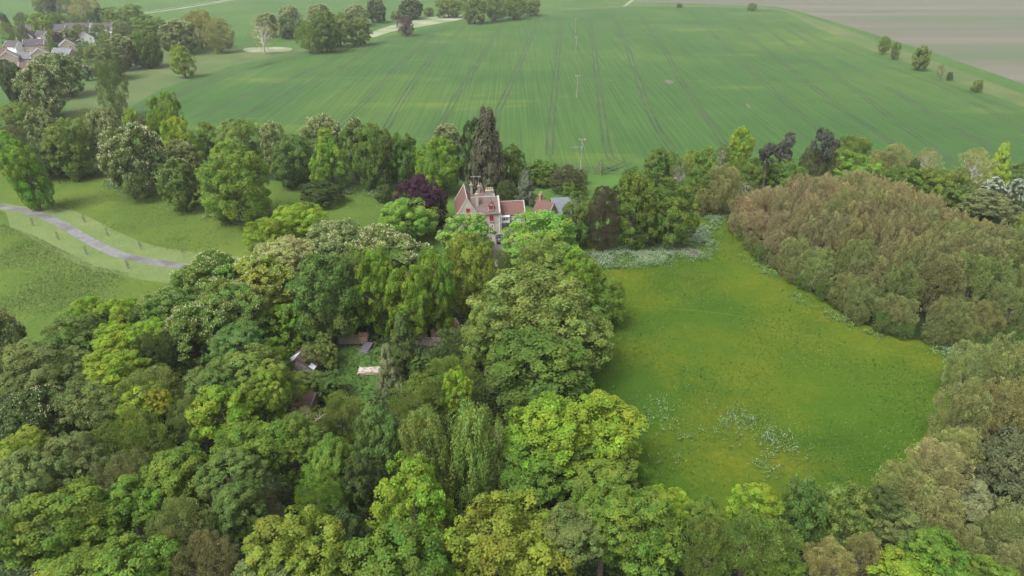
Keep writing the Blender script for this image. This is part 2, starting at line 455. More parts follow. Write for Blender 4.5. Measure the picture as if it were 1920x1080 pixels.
def plough():
    m, nt, out = mat('bare_soil')
    v = vmap(nt); st = vmap(nt, (.0016, .02, 1), R_(7)); st2 = vmap(nt, (.004, .07, 1), R_(7))
    col = ramp(nt, noise(nt, 1.0, 5, .6, st), [(.32, (.066,.090,.048)), (.5, (.092,.092,.068)), (.72, (.118,.106,.088))])
    col = mix(nt, ramp(nt, noise(nt, 1.0, 4, .6, st2), [(.66, (0,)*3), (.74, (.6,)*3)]), col, (.25,.22,.19))
    fine = noise(nt, .5, 5, .7, v)
    col = mix(nt, ramp(nt, fine, [(.3, (0,)*3), (.7, (1,)*3)]), mix(nt, 1.0, col, (.86,.88,.86), 'MULTIPLY'), col)
    prin(nt, out, col, .95, .1, fine, .5, .3)
    return m
M['soil'] = plough()
M['tramline'] = rough_mat('tramline', (.013,.034,.012), (.046,.052,.026), .06)  # track soil, with the standing crop's shade painted into the dark tone

def tiles(name, c1, c2, c3, rows=3.2):
    m, nt, out = mat(name)
    tc = nt.nodes.new('ShaderNodeTexCoord')
    b = nt.nodes.new('ShaderNodeTexBrick'); b.inputs['Scale'].default_value = rows
    b.inputs['Color1'].default_value = (*c1, 1); b.inputs['Color2'].default_value = (*c2, 1)
    b.inputs['Mortar'].default_value = (c1[0]*.35, c1[1]*.35, c1[2]*.35, 1); b.inputs['Mortar Size'].default_value = .012
    b.inputs['Brick Width'].default_value = .6; b.inputs['Row Height'].default_value = .5
    nt.links.new(tc.outputs['UV'], b.inputs['Vector'])
    n = ramp(nt, noise(nt, 1.3, 6, .75, tc.outputs['Object']), [(.42, (0,)*3), (.62, (1,)*3)])
    col = mix(nt, n, b.outputs['Color'], c3)
    n2 = noise(nt, 7, 4, .8, tc.outputs['Object'])
    col = mix(nt, ramp(nt, n2, [(.3, (0,)*3), (.7, (1,)*3)]), mix(nt, 1.0, col, (.6,.6,.6), 'MULTIPLY'), mix(nt, 1.0, col, (1.25,)*3, 'MULTIPLY'))
    prin(nt, out, col, .85, .15, b.outputs['Fac'], .5, .04)
    return m
M['old_tile'] = tiles('old_tile', (0.1035,0.0637,0.0568), (0.1350,0.0833,0.0735), (0.1170,0.1029,0.0980))
M['red_tile'] = tiles('red_tile', (0.1220,0.0550,0.0454), (0.1478,0.0729,0.0607), (0.0998,0.0688,0.0631))
M['brown_tile'] = tiles('brown_tile', (.050,.044,.050), (.066,.058,.064), (.072,.064,.066))
M['slate'] = tiles('slate', (.09,.097,.11), (.12,.125,.14), (.14,.145,.15))
M['pale_slate'] = tiles('pale_slate', (0.1155,0.1309,0.1540), (0.1347,0.1501,0.1694), (0.1078,0.1155,0.1270))
M['rust_tile'] = tiles('rust_tile', (.085,.05,.045), (.11,.065,.058), (.075,.06,.055))
M['render'] = rough_mat('render', (.27,.245,.205), (.33,.30,.25), .9, c3=(.22,.205,.175), s3=.35, bdist=.01)
M['greystone'] = rough_mat('greystone', (.19,.18,.165), (.26,.245,.22), 1.6, c3=(.15,.145,.135), s3=.5, bdist=.02)
M['coping'] = rough_mat('coping', (0.2296,0.2173,0.1968), (0.2952,0.2788,0.2542), 2)
M['pot'] = flat('pot', (.33,.25,.15), .8)
M['white'] = rough_mat('white_paint', (.50,.50,.49), (.58,.575,.565), 1.5, .5, .4, .1, .01)
M['red'] = flat('red_paint', (.36,.018,.025), .45, .4)
M['glass'] = flat('glass', (.035,.04,.05), .08, .6)
M['metal'] = flat('metal', (.45,.46,.48), .4, .5, .8)
M['pinkstone'] = rough_mat('pinkstone', (.26,.21,.165), (.31,.255,.205), 1.2, bdist=.01)
M['wood'] = rough_mat('weathered_wood', (.16,.13,.11), (.25,.215,.185), 3)
M['paleboard'] = rough_mat('pale_board', (0.2700,0.2400,0.1950), (0.3750,0.3525,0.3075), 2.2, c3=(0.1650,0.0900,0.0675), s3=1.6)
M['logend'] = rough_mat('log_end', (.40,.26,.18), (.56,.40,.29), 6, c3=(.22,.12,.08), s3=3)
M['black'] = flat('black_rubber', (.02,.02,.02), .6)
M['carpaint'] = flat('car_paint', (.012,.016,.03), .25, .5)
M['lamp_red'] = flat('red_lens', (.35,.02,.02), .2, .5)
M['sheet'] = rough_mat('white_sheet', (.40,.45,.52), (.50,.55,.61), 1.5, .5, .3, .2, .02)

# ------------------------------------------------------------------ objects
def tag(o, label=None, cat=None, group=None, kind=None):
    if label: o['label'] = label
    if cat: o['category'] = cat
    if group: o['group'] = group
    if kind: o['kind'] = kind
    return o
def empty(name, loc, rz=0):
    o = bpy.data.objects.new(name, None); C.objects.link(o); o.empty_display_size = .5
    o.location = loc; o.rotation_euler = (0, 0, rz); return o
def link_mesh(name, me, parent=None):
    o = bpy.data.objects.new(name, me); C.objects.link(o)
    if parent is not None: o.parent = parent
    return o
def np_mesh(name, V, Fq, mats, mi=None, attrs=None, smooth=False):
    """V (n,3), Fq (m,k) one face size"""
    me = bpy.data.meshes.new(name)
    V = np.asarray(V, np.float32); Fq = np.asarray(Fq, np.int32); k = Fq.shape[1]
    me.vertices.add(len(V)); me.vertices.foreach_set('co', V.ravel())
    me.loops.add(Fq.size); me.loops.foreach_set('vertex_index', Fq.ravel())
    me.polygons.add(len(Fq)); me.polygons.foreach_set('loop_start', np.arange(0, Fq.size, k, dtype=np.int32))
    for m in mats: me.materials.append(m)
    if mi is not None: me.polygons.foreach_set('material_index', np.asarray(mi, np.int32))
    if smooth: me.polygons.foreach_set('use_smooth', np.ones(len(Fq), bool))
    if attrs:
        for n, a in attrs.items():
            at_ = me.attributes.new(n, 'FLOAT', 'POINT'); at_.data.foreach_set('value', np.asarray(a, np.float32))
    me.update(calc_edges=True)
    return me

class MB:
    """collects simple solids, build() links them as one mesh"""
    def __init__(s): s.v = []; s.f = []; s.uv = []
    def quad(s, pts, uv=None):
        b = len(s.v); s.v += [tuple(p) for p in pts]; s.f.append(tuple(range(b, b+len(pts))))
        if uv is None:
            p = [Vector(q) for q in pts]; u = (p[1]-p[0]).normalized() if (p[1]-p[0]).length > 1e-6 else Vector((1,0,0))
            n = (p[1]-p[0]).cross(p[-1]-p[0]); w = n.cross(u).normalized() if n.length > 1e-9 else Vector((0,0,1))
            uv = [((q-p[0]).dot(u), (q-p[0]).dot(w)) for q in p]
        s.uv.append(uv)
    def box(s, x0, x1, y0, y1, z0, z1):
        p = [(x0,y0,z0),(x1,y0,z0),(x1,y1,z0),(x0,y1,z0),(x0,y0,z1),(x1,y0,z1),(x1,y1,z1),(x0,y1,z1)]
        for f in ((3,2,1,0),(4,5,6,7),(0,1,5,4),(1,2,6,5),(2,3,7,6),(3,0,4,7)): s.quad([p[i] for i in f])
    def prism(s, poly, axis, a, b):
        """poly of (u,z) extruded along x or y"""
        def P(u, z, t): return (t, u, z) if axis == 'x' else (u, t, z)
        A = [P(u, z, a) for u, z in poly]; B = [P(u, z, b) for u, z in poly]
        s.quad(A[::-1] if axis == 'y' else A[::-1]); s.quad(B)
        n = len(poly)
        for i in range(n): s.quad([A[i], A[(i+1) % n], B[(i+1) % n], B[i]])
    def slab(s, pts, th):
        """roof plane with thickness, pts in order"""
        p = [Vector(q) for q in pts]; n = (p[1]-p[0]).cross(p[-1]-p[0]).normalized()
        if n.z < 0: p = p[::-1]; n = -n
        lo = [q-n*th for q in p]
        s.quad(p); s.quad(lo[::-1])
        k = len(p)
        for i in range(k): s.quad([lo[i], lo[(i+1) % k], p[(i+1) % k], p[i]])
    def tube(s, pts, rad, sides=6):
        pts = [Vector(p) for p in pts]; rings = []
        for i, p in enumerate(pts):
            d = (pts[min(i+1, len(pts)-1)] - pts[max(i-1, 0)]).normalized()
            u = d.cross(Vector((0, 0, 1)));
            if u.length < 1e-3: u = Vector((1, 0, 0))
            u.normalize(); w = d.cross(u); r = rad[i] if isinstance(rad, (list, tuple)) else rad
            rings.append([p + (u*math.cos(2*math.pi*k/sides) + w*math.sin(2*math.pi*k/sides))*r for k in range(sides)])
        for a, b in zip(rings, rings[1:]):
            for k in range(sides): s.quad([a[k], a[(k+1) % sides], b[(k+1) % sides], b[k]], [(0,0)]*4)
        s.quad(rings[0][::-1], [(0,0)]*sides); s.quad(rings[-1], [(0,0)]*sides)
    def build(s, name, m, parent=None, smooth=False):
        me = bpy.data.meshes.new(name); me.from_pydata(s.v, [], s.f); me.materials.append(m)
        uvl = me.uv_layers.new(name='UVMap'); flat_ = [c for f in s.uv for p in f for c in p]
        uvl.data.foreach_set('uv', flat_)
        me.validate(); me.update()
        if smooth: me.polygons.foreach_set('use_smooth', [True]*len(me.polygons))
        return link_mesh(name, me, parent)

# ------------------------------------------------------------------ the ground
def grid_sheet(name, m, poly, z, sub=0):
    import bmesh
    bm = bmesh.new(); vs = [bm.verts.new((p.x, p.y, z)) for p in poly]
    f = bm.faces.new(vs)
    if f.normal.z < 0 or True:
        bm.normal_update()
        if f.normal.z < 0: f.normal_flip()
    bmesh.ops.triangulate(bm, faces=bm.faces[:])
    me = bpy.data.meshes.new(name); bm.to_mesh(me); bm.free(); me.materials.append(m)
    return tag(link_mesh(name, me), kind='structure')
def smooth_poly(px, n=6, wob=0.0, seed=1):
    """closed Catmull-Rom through ground pixels, in metres"""
    rnd = random.Random(seed); P = [at(*p) for p in px]; out = []; k = len(P)
    for i in range(k):
        a, b, c, d = P[i-1], P[i], P[(i+1) % k], P[(i+2) % k]
        for j in range(n):
            t = j/n
            q = .5*((2*b)+(c-a)*t+(2*a-5*b+4*c-d)*t*t+(3*b-a-3*c+d)*t**3)
            if wob: q = q + Vector((rnd.uniform(-wob, wob), rnd.uniform(-wob, wob), 0))
            out.append(q)
    return out
def straight_poly(px): return [at(*p) for p in px]
g = MB(); g.quad([(-2600, -250, 0), (2600, -250, 0), (2600, 3600, 0), (-2600, 3600, 0)])
tag(g.build('ground', M['ground']), kind='structure')
WHEAT = [(300,300),(233,207),(300,168),(383,139),(450,120),(520,107),(580,95),(640,84),(700,74),(757,62),(815,50),(873,40),(973,27),(1050,19),(1200,12),(1330,13),(1440,17),(1468,20),(1530,52),(1640,97),(1740,131),(1840,171),(1920,201),(2200,300),(2050,325),(1700,330),(1400,335),(1230,328),(1130,326),(1040,322),(960,316),(800,310),(500,312)]
grid_sheet('wheat_field', M['wheat'], straight_poly(WHEAT), .03)
grid_sheet('bare_field', M['soil'], straight_poly([(1185,-45),(1188,4),(1300,7),(1450,12),(1500,22),(1600,52),(1700,84),(1800,116),(1920,158),(2300,290),(2500,250),(2300,-45)]), .02)
grid_sheet('field_margin', M['far_grass'], straight_poly([(1050,17),(1200,9),(1330,10),(1450,14),(1490,24),(1600,60),(1700,96),(1800,132),(1920,178),(2300,310),(2300,330),(1920,204),(1840,174),(1740,134),(1640,100),(1530,55),(1468,23),(1440,19.5),(1330,15.5),(1200,14.5),(1050,21.5)]), .025)
grid_sheet('parkland_meadow', M['parkland'], smooth_poly([(-200,330),(60,318),(300,330),(520,345),(740,352),(850,345),(860,440),(700,470),(560,520),(420,600),(280,680),(60,720),(-200,720)]), .012)
grid_sheet('village_meadow', M['far_grass'], straight_poly([(120,218),(130,180),(230,118),(310,98),(460,92),(560,92),(640,88),(640,90),(520,110),(450,123),(383,142),(300,171),(236,210),(200,230)]), .014)
for i, px in enumerate([[(458,91),(500,88),(545,90),(535,97),(470,98)], [(695,62),(740,46),(800,33),(860,28),(865,36),(800,48),(740,58),(700,70)]]):
    grid_sheet('daisy_patch', M['daisy'], smooth_poly(px), .034+.004*i)
grid_sheet('right_meadow', M['meadow'], smooth_poly([(1060,470),(1180,440),(1300,395),(1400,400),(1500,520),(1600,590),(1750,640),(1900,660),(1880,760),(1800,860),(1680,960),(1450,980),(1220,960),(1150,850),(1080,720),(1090,580)]), .016)
grid_sheet('far_meadow', M['meadow'], smooth_poly([(1790,410),(1860,395),(2000,370),(2100,420),(1960,460),(1850,450)]), .018)
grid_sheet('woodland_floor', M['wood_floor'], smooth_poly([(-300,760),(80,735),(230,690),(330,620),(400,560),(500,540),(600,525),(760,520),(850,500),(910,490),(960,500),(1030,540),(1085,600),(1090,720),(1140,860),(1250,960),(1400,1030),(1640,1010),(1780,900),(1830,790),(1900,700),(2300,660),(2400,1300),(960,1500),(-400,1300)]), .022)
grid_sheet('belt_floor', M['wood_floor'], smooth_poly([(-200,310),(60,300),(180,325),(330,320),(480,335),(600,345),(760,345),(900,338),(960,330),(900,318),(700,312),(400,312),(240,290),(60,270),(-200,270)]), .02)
grid_sheet('house_lawn', M['lawn'], smooth_poly([(850,345),(960,335),(1080,325),(1180,335),(1240,360),(1200,420),(1120,450),(1000,440),(860,420)]), .019)
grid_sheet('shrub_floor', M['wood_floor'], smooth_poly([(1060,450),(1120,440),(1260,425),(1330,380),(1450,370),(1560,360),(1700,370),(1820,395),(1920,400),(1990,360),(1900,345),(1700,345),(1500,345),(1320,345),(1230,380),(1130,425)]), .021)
grid_sheet('clearing_lawn', M['lawn'], smooth_poly([(640,655),(700,650),(760,665),(770,700),(720,735),(660,765),(625,770),(635,720)]), .026)
grid_sheet('forecourt', M['gravel'], smooth_poly([(890,440),(935,434),(965,428),(1000,424),(1010,445),(960,480),(935,500),(900,480)]), .032)
def ribbon(name, px, w, m, z, n=8):
    P = [at(*p) for p in px]; pts = []
    for i in range(len(P)-1):
        a = P[max(i-1, 0)]; b = P[i]; c = P[i+1]; d = P[min(i+2, len(P)-1)]
        for j in range(n):
            t = j/n; pts.append(.5*((2*b)+(c-a)*t+(2*a-5*b+4*c-d)*t*t+(3*b-a-3*c+d)*t**3))
    pts.append(P[-1])
    mb = MB(); L = []; Rr = []
    for i, p in enumerate(pts):
        d = (pts[min(i+1, len(pts)-1)]-pts[max(i-1, 0)]).normalized(); s = Vector((-d.y, d.x, 0))
        ww = w if not callable(w) else w(i/(len(pts)-1))
        L.append(p+s*ww/2+Vector((0,0,z))); Rr.append(p-s*ww/2+Vector((0,0,z)))
    V = L+Rr; k = len(L)
    Fq = [(i+k, i+1+k, i+1, i) for i in range(k-1)]
    me = np_mesh(name, [tuple(v) for v in V], Fq, [m])
    return tag(link_mesh(name, me), kind='structure'), pts
DRIVE = [(-160,376),(-60,382),(10,389),(60,399),(110,418),(160,447),(220,476),(290,492),(360,501),(440,508)]
VERGE = [(-160,376),(-60,382),(10,389),(60,402),(110,424),(160,452),(220,478),(290,494),(360,503),(440,510)]
ribbon('mown_verge', VERGE, lambda t: 4+10*min(1, max(0, (t-.25)*8)), M['mown'], .04)
ribbon('driveway', DRIVE, lambda t: 2.5+.14*math.sin(t*97)+.1*math.sin(t*41+1), M['tarmac'], .05)
ribbon('dirt_track', [(925,800),(920,850),(908,900),(900,960),(880,1060)], 1.7, M['track'], .04)
ribbon('far_road', [(270,25),(330,17),(400,6),(460,-4)], 4.5, M['daisy'], .03)
ribbon('village_road', [(100,8),(125,16),(160,29),(176,36)], 7, M['tarmac'], .03)
ribbon('village_lane', [(140,74),(150,80),(156,92)], 5, M['tarmac'], .03)
ribbon('village_court', [(148,124),(160,128),(176,132)], 7, M['gravel'], .03)
ribbon('field_track', [(1196,-6),(1186,0),(1176,8),(1170,12)], 3, M['daisy'], .045)
# tractor tramlines, every pair traced along the drilled rows
TR = [[(942,47),(900,112),(863,170),(827,232),(800,278)], [(1010,32),(990,82),(970,130),(940,195),(915,245)],
      [(1052,34),(1047,90),(1040,170),(1033,240),(1030,290)], [(1105,30),(1112,80),(1122,160),(1132,235),(1142,290),(1165,306)],
      [(1148,25),(1172,80),(1195,145),(1222,220),(1262,284)], [(1193,22),(1240,85),(1273,145),(1318,210),(1362,275)],
      [(1293,20),(1345,72),(1400,125),(1475,192),(1550,255),(1580,280)], [(1345,22),(1440,95),(1540,175),(1690,280)],
      [(1397,25),(1480,85),(1575,148),(1680,228),(1740,270),(1790,310)], [(1430,24),(1530,88),(1640,150),(1760,222),(1900,300)],
      [(1465,34),(1530,70),(1640,115),(1740,152),(1840,200),(1930,250)], [(1735,142),(1830,180),(1960,236)],
      [(815,62),(760,112),(705,170),(640,232),(600,270)], [(870,50),(810,110),(760,178),(725,238),(700,270)],
      [(720,75),(650,120),(560,165),(440,225)], [(640,105),(540,150),(440,190),(360,222)], [(560,105),(470,130),(380,160),(300,195)],
      [(1180,304),(1110,326),(1000,322)], [(1160,318),(1060,315),(960,305)], [(1210,16),(1320,18),(1440,22)],
      [(260,205),(340,170),(420,140),(520,117),(640,94),(757,72),(873,48),(1000,32)]]
Vt = []; Ft = []
for k, t in enumerate(TR):
    P = [at(*p) for p in t]; pts = []
    for i in range(len(P)-1):
        a = P[max(i-1, 0)]; b = P[i]; c = P[i+1]; d = P[min(i+2, len(P)-1)]
        for j in range(10):
            s = j/10; pts.append(.5*((2*b)+(c-a)*s+(2*a-5*b+4*c-d)*s*s+(3*b-a-3*c+d)*s**3))
    pts.append(P[-1])
    for off in (-1.0, 1.0):
        b0 = len(Vt)
        for i, p in enumerate(pts):
            d = (pts[min(i+1, len(pts)-1)]-pts[max(i-1, 0)]).normalized(); s = Vector((-d.y, d.x, 0))
            w = .33+.09*math.sin(i*.7+k)+.05*math.sin(i*2.3)
            Vt.append(tuple(p+s*(off+w)+Vector((0,0,.045)))); Vt.append(tuple(p+s*(off-w)+Vector((0,0,.045))))
        for i in range(len(pts)-1): Ft.append((b0+2*i+1, b0+2*i+3, b0+2*i+2, b0+2*i))
tag(link_mesh('tramline_track', np_mesh('tramline_track', Vt, Ft, [M['tramline']])), kind='structure')
ribbon('meadow_path', [(1120,573),(1240,578),(1380,592),(1500,625),(1620,655),(1780,682)], .22, M['trod'], .03)
ribbon('meadow_path', [(1770,742),(1745,800),(1712,850),(1650,905)], .5, M['trod'], .031)
for px in ([(1246,152),(1252,150),(1264,154),(1254,157)], [(1398,194),(1405,197),(1407,203),(1402,202)], [(1071,276),(1083,274),(1085,278),(1075,278)]):
    grid_sheet('bare_patch', M['soil'], smooth_poly(px, 4, .15), .036)

# ------------------------------------------------------------------ trees
def crown_points(rng, spec):
    """lobes -> leafy clumps on the outside of their union (unit crown: radius 1, z -1..1)"""
    sh = spec['shape']; K = spec['K']
    def rad(z):
        if sh == 'round': return math.sqrt(max(0, 1-abs(z)**2.3))
        if sh == 'dome': return math.sqrt(max(0, 1-max(0, z)**2.2)) if z > 0 else math.sqrt(max(0, 1-abs(z)**3.5))*.98
        if sh == 'cone': return max(.04, (1-z)/2)**.85
        if sh == 'tear': return max(.08, math.sqrt(max(0, 1-((z+.35)/1.36)**2)))*(1 if z < -.2 else (1.1-z)/1.3)
        if sh == 'column': return math.sqrt(max(0, 1-abs(z)**5))
        return 1
    lobes = []
    if sh == 'flat':
        for i in range(K):
            a = rng.uniform(0, 6.28); d = rng.uniform(.1, .7)
            lobes.append(np.array([math.cos(a)*d, math.sin(a)*d, rng.uniform(-.1, .85), rng.uniform(.22, .38)]))
    elif sh == 'box':
        for i in range(K): lobes.append(np.array([rng.uniform(-.7,.7), rng.uniform(-.7,.7), rng.uniform(-.6,.6), rng.uniform(.28,.36)]))
    else:
        for i in range(K):
            z = -.78+1.62*(i+.5)/K + rng.uniform(-.08, .08); a = i*2.4+rng.uniform(-.5, .5)
            lr = spec['lr']*rng.uniform(.75, 1.2)*(.55+.45*rad(z))
            r = max(0, rad(z)-lr*.85)*rng.uniform(.8, 1.05)
            lobes.append(np.array([math.cos(a)*r, math.sin(a)*r, z*(1-lr*.45), lr]))
        if sh not in ('cone', 'tear', 'column'): lobes.append(np.array([0, 0, .62, spec['lr']]))
        lobes.append(np.array([0, 0, -.1, .45 if sh != 'cone' else .3]))
    L = np.array(lobes); pts = []; nor = []; lid = []
    per = max(40, int(spec['clumps']*2.2/len(L)))
    for i, l in enumerate(L):
        d = rng.normal(size=(per, 3)); d /= np.linalg.norm(d, axis=1)[:, None]
        p = l[:3]+d*l[3]*(1+rng.normal(0, .05, per))[:, None]*np.array([1, 1, spec.get('lz', 1.0)])
        dd = np.linalg.norm(p[:, None, :]-L[None, :, :3], axis=2)/L[None, :, 3]
        dd[:, i] = 9
        keep = dd.min(1) > .86
        if spec.get('under', 1) < 1: keep &= (d[:, 2] > -.35) | (rng.random(per) < spec['under'])
        pts.append(p[keep]); nor.append(d[keep]); lid += [i]*int(keep.sum())
    P = np.concatenate(pts); Nn = np.concatenate(nor); lid = np.array(lid)
    if len(P) > spec['clumps']:
        s = rng.permutation(len(P))[:spec['clumps']]; P = P[s]; Nn = Nn[s]; lid = lid[s]
    return L, P, Nn, lid
def kites(c, n, t, a, b, fold=.25):
    s = np.cross(n, t); s /= np.maximum(1e-6, np.linalg.norm(s, axis=1))[:, None]
    t = np.cross(s, n)
    a = a[:, None]; b = b[:, None]
    V = np.stack([c-t*a, c+s*b-n*b*fold, c+t*a, c-s*b-n*b*fold], 1).reshape(-1, 3)
    Fq = np.arange(len(c)*4).reshape(-1, 4)
    return V, Fq
def crown_mesh(name, spec, seed):
    rng = np.random.default_rng(seed)
    L, P, Nn, lid = crown_points(rng, spec)
    # a few clumps are missing: gaps
    gap = spec.get('gap', .1); ph = rng.uniform(0, 6, 3)
    w = np.sin(P[:, 0]*6+ph[0])*np.sin(P[:, 1]*6+ph[1])*np.sin(P[:, 2]*6+ph[2])
    keep = (w > -1+gap*1.2) & (rng.random(len(P)) > gap*.5); P = P[keep]; Nn = Nn[keep]; lid = lid[keep]
    nC = len(P); per = spec['leaves']//nC; rc = spec['rc']
    ci = np.repeat(np.arange(nC), per); n = len(ci)
    d = rng.normal(size=(n, 3)); d /= np.linalg.norm(d, axis=1)[:, None]
    cn = Nn[ci]*.8+np.array([0, 0, .35])
    d = d+cn*.75; d /= np.linalg.norm(d, axis=1)[:, None]
    rcs = rc*rng.uniform(.7, 1.3, nC)[ci]
    c = P[ci]+d*(rcs*(.45+.55*rng.random(n)**.5))[:, None]*np.array([1, 1, spec.get('cz', .8)])
    if spec.get('droop'):
        k = rng.random(n)**1.5; c[:, 2] -= k*spec['droop']
    # leaves further in
    fi = int(n*spec.get('fill', .12)); j = rng.integers(0, nC, fi); sh = rng.uniform(.45, .9, fi)[:, None]
    lc = L[lid[j]][:, :3]
    c = np.concatenate([c, lc+(P[j]-lc)*sh+rng.normal(0, rc*.5, (fi, 3))]); ci = np.concatenate([ci, j])
    d = np.concatenate([d, rng.normal(0, .6, (fi, 3))]); n = len(c)
    nv = d*.55+Nn[ci]*.25+np.array([0, 0, spec.get('up', .45)])+rng.normal(0, spec.get('jit', .38), (n, 3))
    nv /= np.linalg.norm(nv, axis=1)[:, None]
    t = rng.normal(size=(n, 3))
    if spec.get('upright'): t = t*.45+np.array([0, 0, 1.])+Nn[ci]*.5; nv = np.cross(t, rng.normal(size=(n, 3))); nv /= np.linalg.norm(nv, axis=1)[:, None]
    ls = spec['ls']*rng.uniform(.6, 1.35, n); asp = spec.get('asp', 1.35)
    V, Fq = kites(c, nv, t, ls*asp**.5, ls/asp**.5)
    tv = (1+rng.normal(0, spec.get('tc', .13), nC)[ci]+rng.normal(0, .13, n)+rng.normal(0, .07, len(L))[lid[ci]]).clip(.5, 1.7)
    hv = .5+(rng.normal(0, .010, nC)[ci]+rng.normal(0, .008, n)+rng.normal(0, .008, len(L))[lid[ci]]).clip(-.035, .035)
    tv = np.repeat(tv, 4); hv = np.repeat(hv, 4); mi = np.zeros(n, np.int32); mats = [M[spec.get('mat', 'leaf')]]
    if spec.get('candles'):
        ok = np.where(Nn[:, 2] > rng.uniform(-.5, .5, len(P)))[0]; m = spec['candles']; q = ok[rng.integers(0, len(ok), m)]
        dd = Nn[q]+rng.normal(0, .55, (m, 3))+np.array([0, 0, .25]); dd /= np.linalg.norm(dd, axis=1)[:, None]
        cc = P[q]+dd*(rc*rng.uniform(.9, 1.15, m))[:, None]*np.array([1,1,.85])
        up = np.tile(np.array([0, 0, 1.]), (m, 1))+rng.normal(0, .18, (m, 3))+dd*.4; cs = spec.get('cs', .027)
        for r in range(2):
            a = rng.uniform(0, 6.28, m)+r*1.57; nn = np.stack([np.cos(a), np.sin(a), np.zeros(m)], 1)
            v2, f2 = kites(cc+up*cs*.5, nn, up, cs*rng.uniform(.8, 1.2, m), cs*.40*rng.uniform(.8, 1.2, m), .2)
            Fq = np.concatenate([Fq, f2+len(V)]); V = np.concatenate([V, v2])
            tv = np.concatenate([tv, np.ones(4*m)]); hv = np.concatenate([hv, np.full(4*m, .5)]); mi = np.concatenate([mi, np.ones(m, np.int32)])
        mats.append(M[spec.get('cmat', 'blossom')])
    # normalise to the unit crown
    rr = np.percentile(np.hypot(V[:, 0], V[:, 1]), 98.5); V[:, :2] /= rr; L[:, :2] /= rr
    lo, hi = np.percentile(V[:, 2], .5), np.percentile(V[:, 2], 99.7)
    V[:, 2] = (V[:, 2]-lo)/(hi-lo)*2-1; L[:, 2] = (L[:, 2]-lo)/(hi-lo)*2-1
    V = np.clip(V, -1.12, 1.12)
    return np_mesh(name, V, Fq, mats, mi, {'tint': tv, 'hue': hv}), L
NL = 24000
SPEC = {
 'HC': dict(shape='dome', K=15, lr=.42, clumps=420, rc=.125, leaves=NL, ls=.026, gap=.10, candles=1300, under=.7, n=3),
 'HD': dict(shape='dome', K=15, lr=.42, clumps=420, rc=.125, leaves=NL, ls=.026, gap=.08, candles=650, under=.7, n=2),
 'SY': dict(shape='round', K=17, lr=.40, clumps=330, rc=.15, leaves=NL, ls=.025, gap=.15, tc=.10, n=5),
 'SG': dict(shape='dome', K=22, lr=.30, clumps=330, rc=.15, leaves=NL, ls=.024, gap=.12, tc=.08, n=2),
 'LM': dict(shape='round', K=16, lr=.36, lz=1.2, clumps=300, rc=.14, leaves=NL, ls=.0225, gap=.2, n=4),
 'LC': dict(shape='tear', K=18, lr=.34, clumps=300, rc=.14, leaves=NL, ls=.0225, gap=.15, n=1),
 'OK': dict(shape='dome', K=20, lr=.36, clumps=420, rc=.125, leaves=NL+3000, ls=.021, gap=.16, n=4),
 'AS': dict(shape='round', K=16, lr=.38, clumps=420, rc=.14, leaves=NL, ls=.018, asp=2.0, gap=.2, upright=True, n=3, jit=.6),
 'CP': dict(shape='round', K=24, lr=.30, lz=1.3, clumps=520, rc=.10, leaves=NL, ls=.0165, asp=2.2, gap=.10, upright=True, cz=1.25, n=4, jit=.6, tc=.17),
 'WI': dict(shape='round', K=14, lr=.42, clumps=340, rc=.15, leaves=NL+2000, ls=.022, asp=2.2, droop=.35, gap=.15, n=2),
 'SP': dict(shape='cone', K=26, lr=.30, lz=.55, clumps=420, rc=.11, leaves=NL, ls=.021, asp=2.2, mat='needle', droop=.08, gap=.18, n=2),
 'SQ': dict(shape='cone', K=34, lr=.30, lz=.7, clumps=420, rc=.13, leaves=NL, ls=.024, asp=1.8, mat='needle', droop=.06, gap=.18, n=1),
 'YW': dict(shape='round', K=16, lr=.36, lz=1.15, clumps=380, rc=.12, leaves=NL, ls=.021, asp=2.0, mat='needle', upright=True, gap=.1, n=2),
 'PI': dict(shape='flat', K=9, lr=.3, lz=.5, clumps=240, rc=.12, leaves=9000, ls=.024, asp=2.2, mat='needle', gap=.15, cz=.6, n=2),
 'BE': dict(shape='dome', K=18, lr=.36, clumps=420, rc=.13, leaves=NL, ls=.023, gap=.1, droop=.06, n=1),
 'BA': dict(shape='round', K=12, lr=.40, clumps=260, rc=.16, leaves=7000, ls=.020, asp=7, gap=.2, upright=True, fill=.3, n=1, jit=.8),
 'DT': dict(shape='round', K=10, lr=.4, clumps=150, rc=.14, leaves=1500, ls=.022, asp=7, gap=.3, upright=True, fill=.2, n=1),
 'HW': dict(shape='dome', K=13, lr=.42, clumps=300, rc=.13, leaves=8000, ls=.030, gap=.1, candles=4200, cs=.026, cmat='may', n=1),
 'SB': dict(shape='dome', K=12, lr=.42, clumps=260, rc=.15, leaves=9000, ls=.033, gap=.1, n=2),
 'IV': dict(shape='box', K=34, lr=.34, clumps=520, rc=.10, leaves=16000, ls=.024, gap=.02, n=1),
}
CROWNS = {}
def crown_variant(kind, i):
    n = SPEC[kind]['n']; key = (kind, i % n)
    if key not in CROWNS: CROWNS[key] = crown_mesh('crown_'+kind.lower(), SPEC[kind], hash_seed(kind)+i % n)
    return CROWNS[key]
def hash_seed(s): return sum(ord(c)*(i*31+7) for i, c in enumerate(s))
